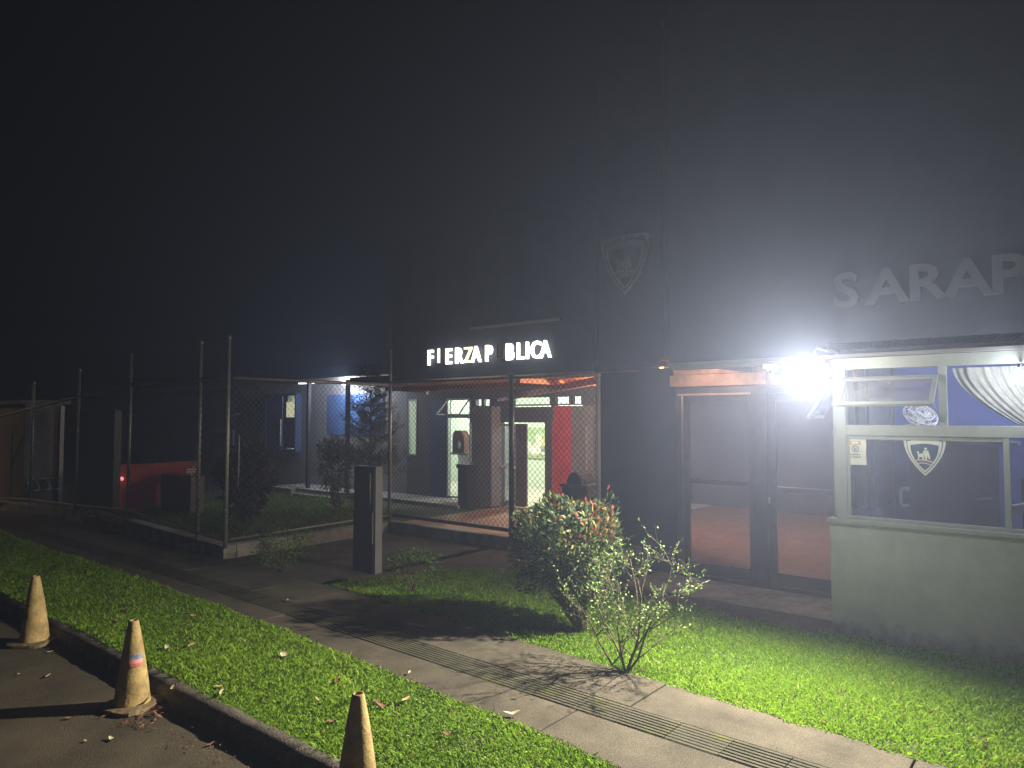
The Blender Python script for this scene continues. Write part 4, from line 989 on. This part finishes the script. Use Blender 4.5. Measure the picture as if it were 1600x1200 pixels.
# ------------------------------------------------------------------ plants
def leaf_mesh(pos, dirs, L, W, cols, name, parent, m=leafm, droop=.2, seed=0):
    g = np.random.default_rng(seed); n = len(pos)
    dirs = dirs/np.linalg.norm(dirs, axis=1, keepdims=True)
    up = g.normal(0, 1, (n, 3)); sd = np.cross(dirs, up); sd /= np.linalg.norm(sd, axis=1, keepdims=True); nr = np.cross(sd, dirs)
    L = np.asarray(L)[:, None]; W = np.asarray(W)[:, None]
    a = pos; b_ = pos+dirs*L*.35+sd*W*.5+nr*L*.05; c_ = pos+dirs*L*.35-sd*W*.5+nr*L*.05; md = pos+dirs*L*.4-nr*L*.02
    d1 = pos+dirs*L*.75+sd*W*.33; d2 = pos+dirs*L*.75-sd*W*.33; tp = pos+dirs*L*.97-nr*L*droop
    V = np.stack([a, b_, d1, tp, d2, c_], 1).reshape(-1, 3)
    org = np.array(wpos(parent)); me = bpy.data.meshes.new(name)
    me.vertices.add(6*n); me.vertices.foreach_set('co', (V-org).astype(np.float32).ravel())
    idx = np.arange(n)[:, None]*6+np.array([0, 1, 2, 4, 5, 2, 3, 4])
    me.loops.add(8*n); me.loops.foreach_set('vertex_index', idx.astype(np.int32).ravel())
    ls_ = (np.arange(n)[:, None]*8+np.array([0, 5])).ravel()
    me.polygons.add(2*n); me.polygons.foreach_set('loop_start', ls_.astype(np.int32))
    me.update(calc_edges=True); me.validate()
    colour_attr(me, np.repeat(np.concatenate([cols, np.ones((n, 1))], 1), 6, 0)); me.materials.append(m)
    o = bpy.data.objects.new(name, me); col.objects.link(o); o.parent = parent; WP[o.name] = wpos(parent); return o
def bush(name, label, cat, base, crown, n, L, W, pal, stems, seed, leafname='crown', trunk_r=.02, spread=1., shell=.55, clump=0, up=.35, stemcol=bark, spec_red=None):
    """crown: list of (dx right, dz up, dy depth, rx, rz) ellipsoids in metres, dx along the picture's right"""
    g = np.random.default_rng(seed); base = Vector(base); t_ = thing(name, label, cat, base); t_ # root
    P = []; 
    vol = np.array([c[3]*c[3]*c[4] for c in crown]); vol = vol/vol.sum()
    cents = []
    for i, c in enumerate(crown):
        k = int(n*vol[i]); u = g.normal(0, 1, (k, 3)); u /= np.linalg.norm(u, axis=1, keepdims=True); r = g.random(k)**(1/3)
        r = shell+(1-shell)*r if shell > 0 else r
        r *= 1+.10*np.sin(u[:, 0]*7+seed)+.10*np.sin(u[:, 2]*9+u[:, 1]*6)
        ctr = np.array(base+RT*c[0]+Vector((-sy, cy, 0))*c[2]+Vector((0, 0, c[1]))); p_ = ctr+u*r[:, None]*np.array([c[3], c[3], c[4]])
        P.append(p_); cents.append((ctr, c))
    P = np.concatenate(P)
    if clump:
        K = g.choice(len(P), clump, replace=False); C = P[K]; own = g.integers(0, clump, len(P)); P = C[own]+g.normal(0, 1, (len(P), 3))*spread*.07
    P[:, 2] = np.maximum(P[:, 2], base.z+.01)
    ctr = P.mean(0); D = (P-ctr); D /= (np.linalg.norm(D, axis=1, keepdims=True)+1e-6); D += g.normal(0, .55, D.shape); D[:, 2] += up
    pal = np.array(pal); ci = g.integers(0, len(pal), len(P)); C = pal[ci]*g.uniform(.7, 1.3, (len(P), 1))
    if spec_red is not None:
        sel = spec_red(P-np.array(base), g); C[sel] = np.array([[.22, .035, .025], [.22, .09, .03], [.17, .15, .04]])[g.integers(0, 3, sel.sum())]
    leaf_mesh(P, D, g.uniform(.7, 1.25, len(P))*L, g.uniform(.75, 1.2, len(P))*W, np.clip(C, 0, 1), leafname, t_, seed=seed)
    sm = MB()
    for k in range(stems):
        tgt = P[g.integers(0, len(P))]; tv = Vector(tgt); b0 = base+Vector((g.uniform(-1, 1)*trunk_r*1.2, g.uniform(-1, 1)*trunk_r*1.2, -.03))
        mid = b0.lerp(tv, .4)+Vector((g.normal(0, .03), g.normal(0, .03), g.uniform(.0, .12)*(tv-b0).length))
        q_ = b0.lerp(tv, .75)+Vector((g.normal(0, .03), g.normal(0, .03), .04*(tv-b0).length))
        r0 = trunk_r*g.uniform(.45, 1); sm.tube([b0, b0.lerp(mid, .5)+Vector((g.normal(0, .01), g.normal(0, .01), 0)), mid, q_, tv], [r0, r0*.8, r0*.55, r0*.3, r0*.12], 6)
    sm.build('trunk', stemcol, t_)
    return t_
croton_p = [(.025, .06, .02), (.03, .075, .025), (.05, .10, .03), (.02, .05, .02), (.12, .16, .03), (.18, .19, .06)]
RB = gnd(908, 985)
def redsel(D, g):
    r = D@np.array(RT); return (D[:, 2] > .95) & (r > -.25) & (g.random(len(D)) < .16) | ((D[:, 2] > .98) & (r > .05) & (r < .32) & (g.random(len(D)) < .33))
bush('croton_bush', 'large rounded croton bush with red and yellow top leaves on the lawn', 'bush', RB,
     [(-.22, 1.02, 0, .50, .36), (-.02, .80, 0, .42, .45), (-.42, .78, 0, .33, .36), (.12, 1.0, .0, .28, .35), (.02, .5, 0, .22, .25), (.30, 1.25, .05, .10, .18)], 7000, .068, .026, croton_p, 26, 21, trunk_r=.035, shell=.35, spec_red=redsel)
# slender young tree with open branching
def sapling():
    g = np.random.default_rng(4); base = gnd(978, 1050); t_ = thing('sapling', 'thin open branched sapling with small light green leaves at the pavement edge', 'sapling', base)
    sm = MB(); P = []; D = []
    dep = Vector((-sy, cy, 0))
    def branch(p, d, L, r, lev):
        n_ = 5; pts = [p]; q_ = p.copy(); dd = d.copy()
        for i in range(n_):
            dd = (dd+Vector((g.normal(0, .16), g.normal(0, .16), g.normal(0.05, .12)))).normalized(); q_ = q_+dd*L/n_; pts.append(q_.copy())
        sm.tube(pts, [r*(1-.6*i/n_) for i in range(n_+1)], 5)
        if lev >= 1:
            for i in range(1, n_+1):
                for _ in range(2 if lev >= 2 and i > 2 else 1):
                    P.append(np.array(pts[i])+g.normal(0, .014, 3)); D.append(np.array(dd)+g.normal(0, .7, 3))
        if lev < 3:
            for k in range(3 if lev else 4):
                t0 = g.uniform(.3, 1.); i = int(t0*n_); a_ = g.uniform(0, 2*math.pi); s_ = Vector((math.cos(a_), math.sin(a_), g.uniform(-.15, .6)))
                branch(pts[i], (dd*.6+s_*.75).normalized(), L*g.uniform(.45, .7), r*.5, lev+1)
    for (a, h, L) in ((-.35, 1, .62), (.05, 1, .72), (.75, .8, .72), (-.75, .8, .6), (-.15, 1, .55), (.35, 1.0, .6)):
        branch(base+Vector((0, 0, -.02)), (RT*a*1.25+dep*g.uniform(-.3, .3)+Vector((0, 0, h))).normalized(), L*1.2, .012, 0)
    P = np.array(P); D = np.array(D); ok = (P[:, 2] > base.z+.3) & (g.random(len(P)) < .72); P, D = P[ok], D[ok]; n = len(P)
    c = np.array([(.16, .26, .05), (.24, .33, .10), (.10, .20, .04)])[g.integers(0, 3, n)]
    leaf_mesh(P, D, g.uniform(.018, .036, n), g.uniform(.009, .016, n), c, 'foliage', t_, seed=6)
    sm.build('branches', bark, t_)
sapling()
bush('weed_shrub', 'low leafy weed shrub at the end of the fence corner wall', 'shrub', gnd(440, 893), [(0, .32, 0, .36, .28), (.25, .38, .1, .22, .2), (-.22, .3, 0, .2, .2)], 1100, .05, .017, [(.10, .17, .03), (.14, .22, .05), (.07, .12, .02)], 18, 31, trunk_r=.01, shell=0)
bush('small_shrub', 'small dark shrub on the lawn right of the totem', 'shrub', gnd(645, 925), [(.02, .44, 0, .26, .10), (.22, .38, .05, .15, .12), (-.2, .33, 0, .14, .12)], 420, .05, .022, [(.05, .10, .02), (.08, .14, .03)], 9, 32, trunk_r=.009, shell=0)
bush('dark_bush', 'dark maroon rounded bush behind the fence corner', 'bush', gnd(380, 822, .07), [(.05, 1.0, 0, .55, .55), (0, .55, 0, .4, .4), (-.2, 1.1, 0, .35, .4), (.2, 1.35, 0, .28, .3)], 3000, .10, .05, [(.05, .03, .025), (.035, .045, .02), (.06, .035, .03)], 16, 33, trunk_r=.03, shell=.3)
bush('croton_shrub', 'narrow leafy shrub in front of the station walkway left of the conifer', 'shrub', gnd(525, 800, .07), [(-.12, 1.35, 0, .33, .35), (-.02, .9, 0, .34, .4), (.1, .5, 0, .25, .3)], 900, .11, .045, [(.10, .13, .03), (.06, .09, .03), (.16, .15, .05)], 14, 34, trunk_r=.02, shell=.2)
def conifer():
    g = np.random.default_rng(12); base = gnd(577, 800, .07); t_ = thing('conifer_tree', 'feathery dark conifer rising above the fence in front of the blue wall', 'tree', base)
    H = 3.45; tm_ = MB(); tm_.tube([base+Vector((0, 0, -.05)), base+Vector((.02, 0, 1)), base+Vector((0, .02, 2.2)), base+Vector((.01, 0, H))], [.05, .04, .022, .006], 8)
    P = []; D = []
    for k in range(170):
        h = g.uniform(.7, H*.97); a_ = g.uniform(0, 2*math.pi); L = 1.05*(1-(h/H)**1.6)*g.uniform(.5, 1.05)+.12
        d_ = Vector((math.cos(a_), math.sin(a_), g.uniform(.1, .7))).normalized(); p0 = base+Vector((0, 0, h)); p1 = p0+d_*L*.6; p2 = p1+(d_+Vector((0, 0, .25))).normalized()*L*.4
        tm_.tube([p0, p1, p2], [.012, .007, .002], 4)
        m_ = int(75*L)+20
        for i in range(m_):
            t0 = g.uniform(.15, 1.0); c_ = p0.lerp(p1, t0/.6) if t0 < .6 else p1.lerp(p2, (t0-.6)/.4)
            P.append(np.array(c_)+g.normal(0, .035, 3)); D.append(np.array(d_)*.8+g.normal(0, .6, 3))
    P = np.array(P); D = np.array(D); n = len(P)
    c = np.array([(.05, .075, .045), (.07, .10, .055), (.035, .055, .04)])[g.integers(0, 3, n)]
    leaf_mesh(P, D, g.uniform(.08, .17, n), g.uniform(.006, .014, n), c, 'crown', t_, seed=9); tm_.build('trunk', bark, t_)
conifer()

# ------------------------------------------------------------------ fallen leaves and litter
dry = [mat('dry leaf tan', (.40, .30, .17), .8, var=.2, scale=30), mat('dry leaf brown', (.20, .10, .055), .8, var=.3, scale=30), mat('dry leaf pale', (.55, .48, .33), .8, var=.15, scale=30)]
def dry_leaf(p, L, az, m, curl=.3):
    o = MB(); n = 6; vs = []; u_ = Vector((math.cos(az), math.sin(az), 0)); v_ = Vector((-math.sin(az), math.cos(az), 0))
    for i in range(n+1):
        t_ = i/n; wv = math.sin(math.pi*min(1, t_*.93+.05))*L*.2; z = .008+L*curl*(t_-.5)**2*2+L*.04*math.sin(t_*9)
        c_ = p+u_*(t_-.5)*L+Vector((0, 0, z)); vs += [c_-v_*wv+Vector((0, 0, wv*.5)), c_, c_+v_*wv+Vector((0, 0, wv*.6))]
    fs = []
    for i in range(n):
        for k in range(2): fs.append((3*i+k, 3*i+k+1, 3*i+k+4, 3*i+k+3))
    o.add(vs, fs, True); return o.build('fallen_leaf', m)
lf = [(194, 956, 1, .14), (183, 972, 1, .12), (262, 1015, 2, .12), (300, 1010, 0, .13), (445, 1027, 2, .17), (527, 1066, 1, .12), (345, 1075, 0, .11), (347, 1085, 2, .12), (303, 964, 0, .12), (382, 1004, 2, .07), (800, 1118, 2, .13), (635, 1095, 0, .1), (600, 1107, 1, .12), (592, 1100, 1, .1), (640, 1052, 2, .06), (450, 940, 0, .08), (78, 1020, 2, .06), (98, 1014, 0, .05), (30, 1055, 2, .05), (76, 1058, 0, .1), (110, 1124, 1, .08), (175, 1157, 2, .09), (135, 1160, 0, .05), (270, 1078, 0, .1), (500, 1096, 0, .09), (700, 1150, 1, .1), (520, 1130, 1, .09), (330, 1165, 1, .08)]
for px, py, mi, L in lf:
    road_ = gnd(px, py, -.13).y < 2.83
    p_ = gnd(px, py, -.13 if road_ else .012)
    o = dry_leaf(p_, L, random.uniform(0, 6.28), dry[mi], random.uniform(.1, .5))
    tag(o, 'curled dry fallen leaf lying on the road by the cones' if road_ else 'curled dry fallen leaf lying on grass or pavement', 'leaf', 'dry leaves on the road' if road_ else 'dry leaves on grass and pavement')
# litter pile round the cone bases and gutter (uncountable)
lm = MB(); gp = []
def crumb(p, s_):
    u_ = Vector((random.gauss(0, 1), random.gauss(0, 1), random.gauss(0, .25))).normalized()*s_; v_ = Vector((random.gauss(0, 1), random.gauss(0, 1), random.gauss(0, .3))).normalized()*s_*random.uniform(.2, .5)
    c_ = p+Vector((0, 0, random.uniform(.003, .02)+s_*.3)); lm.add([c_-u_, c_-v_, c_+u_, c_+v_], [(0, 1, 2, 3)])
for (px, py, n, r_, s_) in ((240, 1106, 120, .12, .035), (90, 1006, 60, .10, .028), (210, 1124, 60, .16, .025), (330, 1165, 60, .3, .015), (400, 1190, 60, .3, .018)):
    c_ = gnd(px, py, -.13)
    for k in range(n): crumb(c_+Vector((random.gauss(0, r_), random.gauss(0, r_*.45), 0)), s_*random.uniform(.4, 1.2))
for k in range(420):
    x_ = random.uniform(-12, -3.5); crumb(Vector((x_, KY-.03-abs(random.gauss(0, .16)), -.13)), random.uniform(.004, .013))
for k in range(260): crumb(Vector((random.uniform(-10, 0), random.uniform(3.0, 5.4), .0)), random.uniform(.003, .009))
lo = lm.build('leaf_litter', dry[1], kind='stuff'); lo['label'] = 'scattered leaf litter and grit in the gutter and on the pavement'; lo['category'] = 'litter'
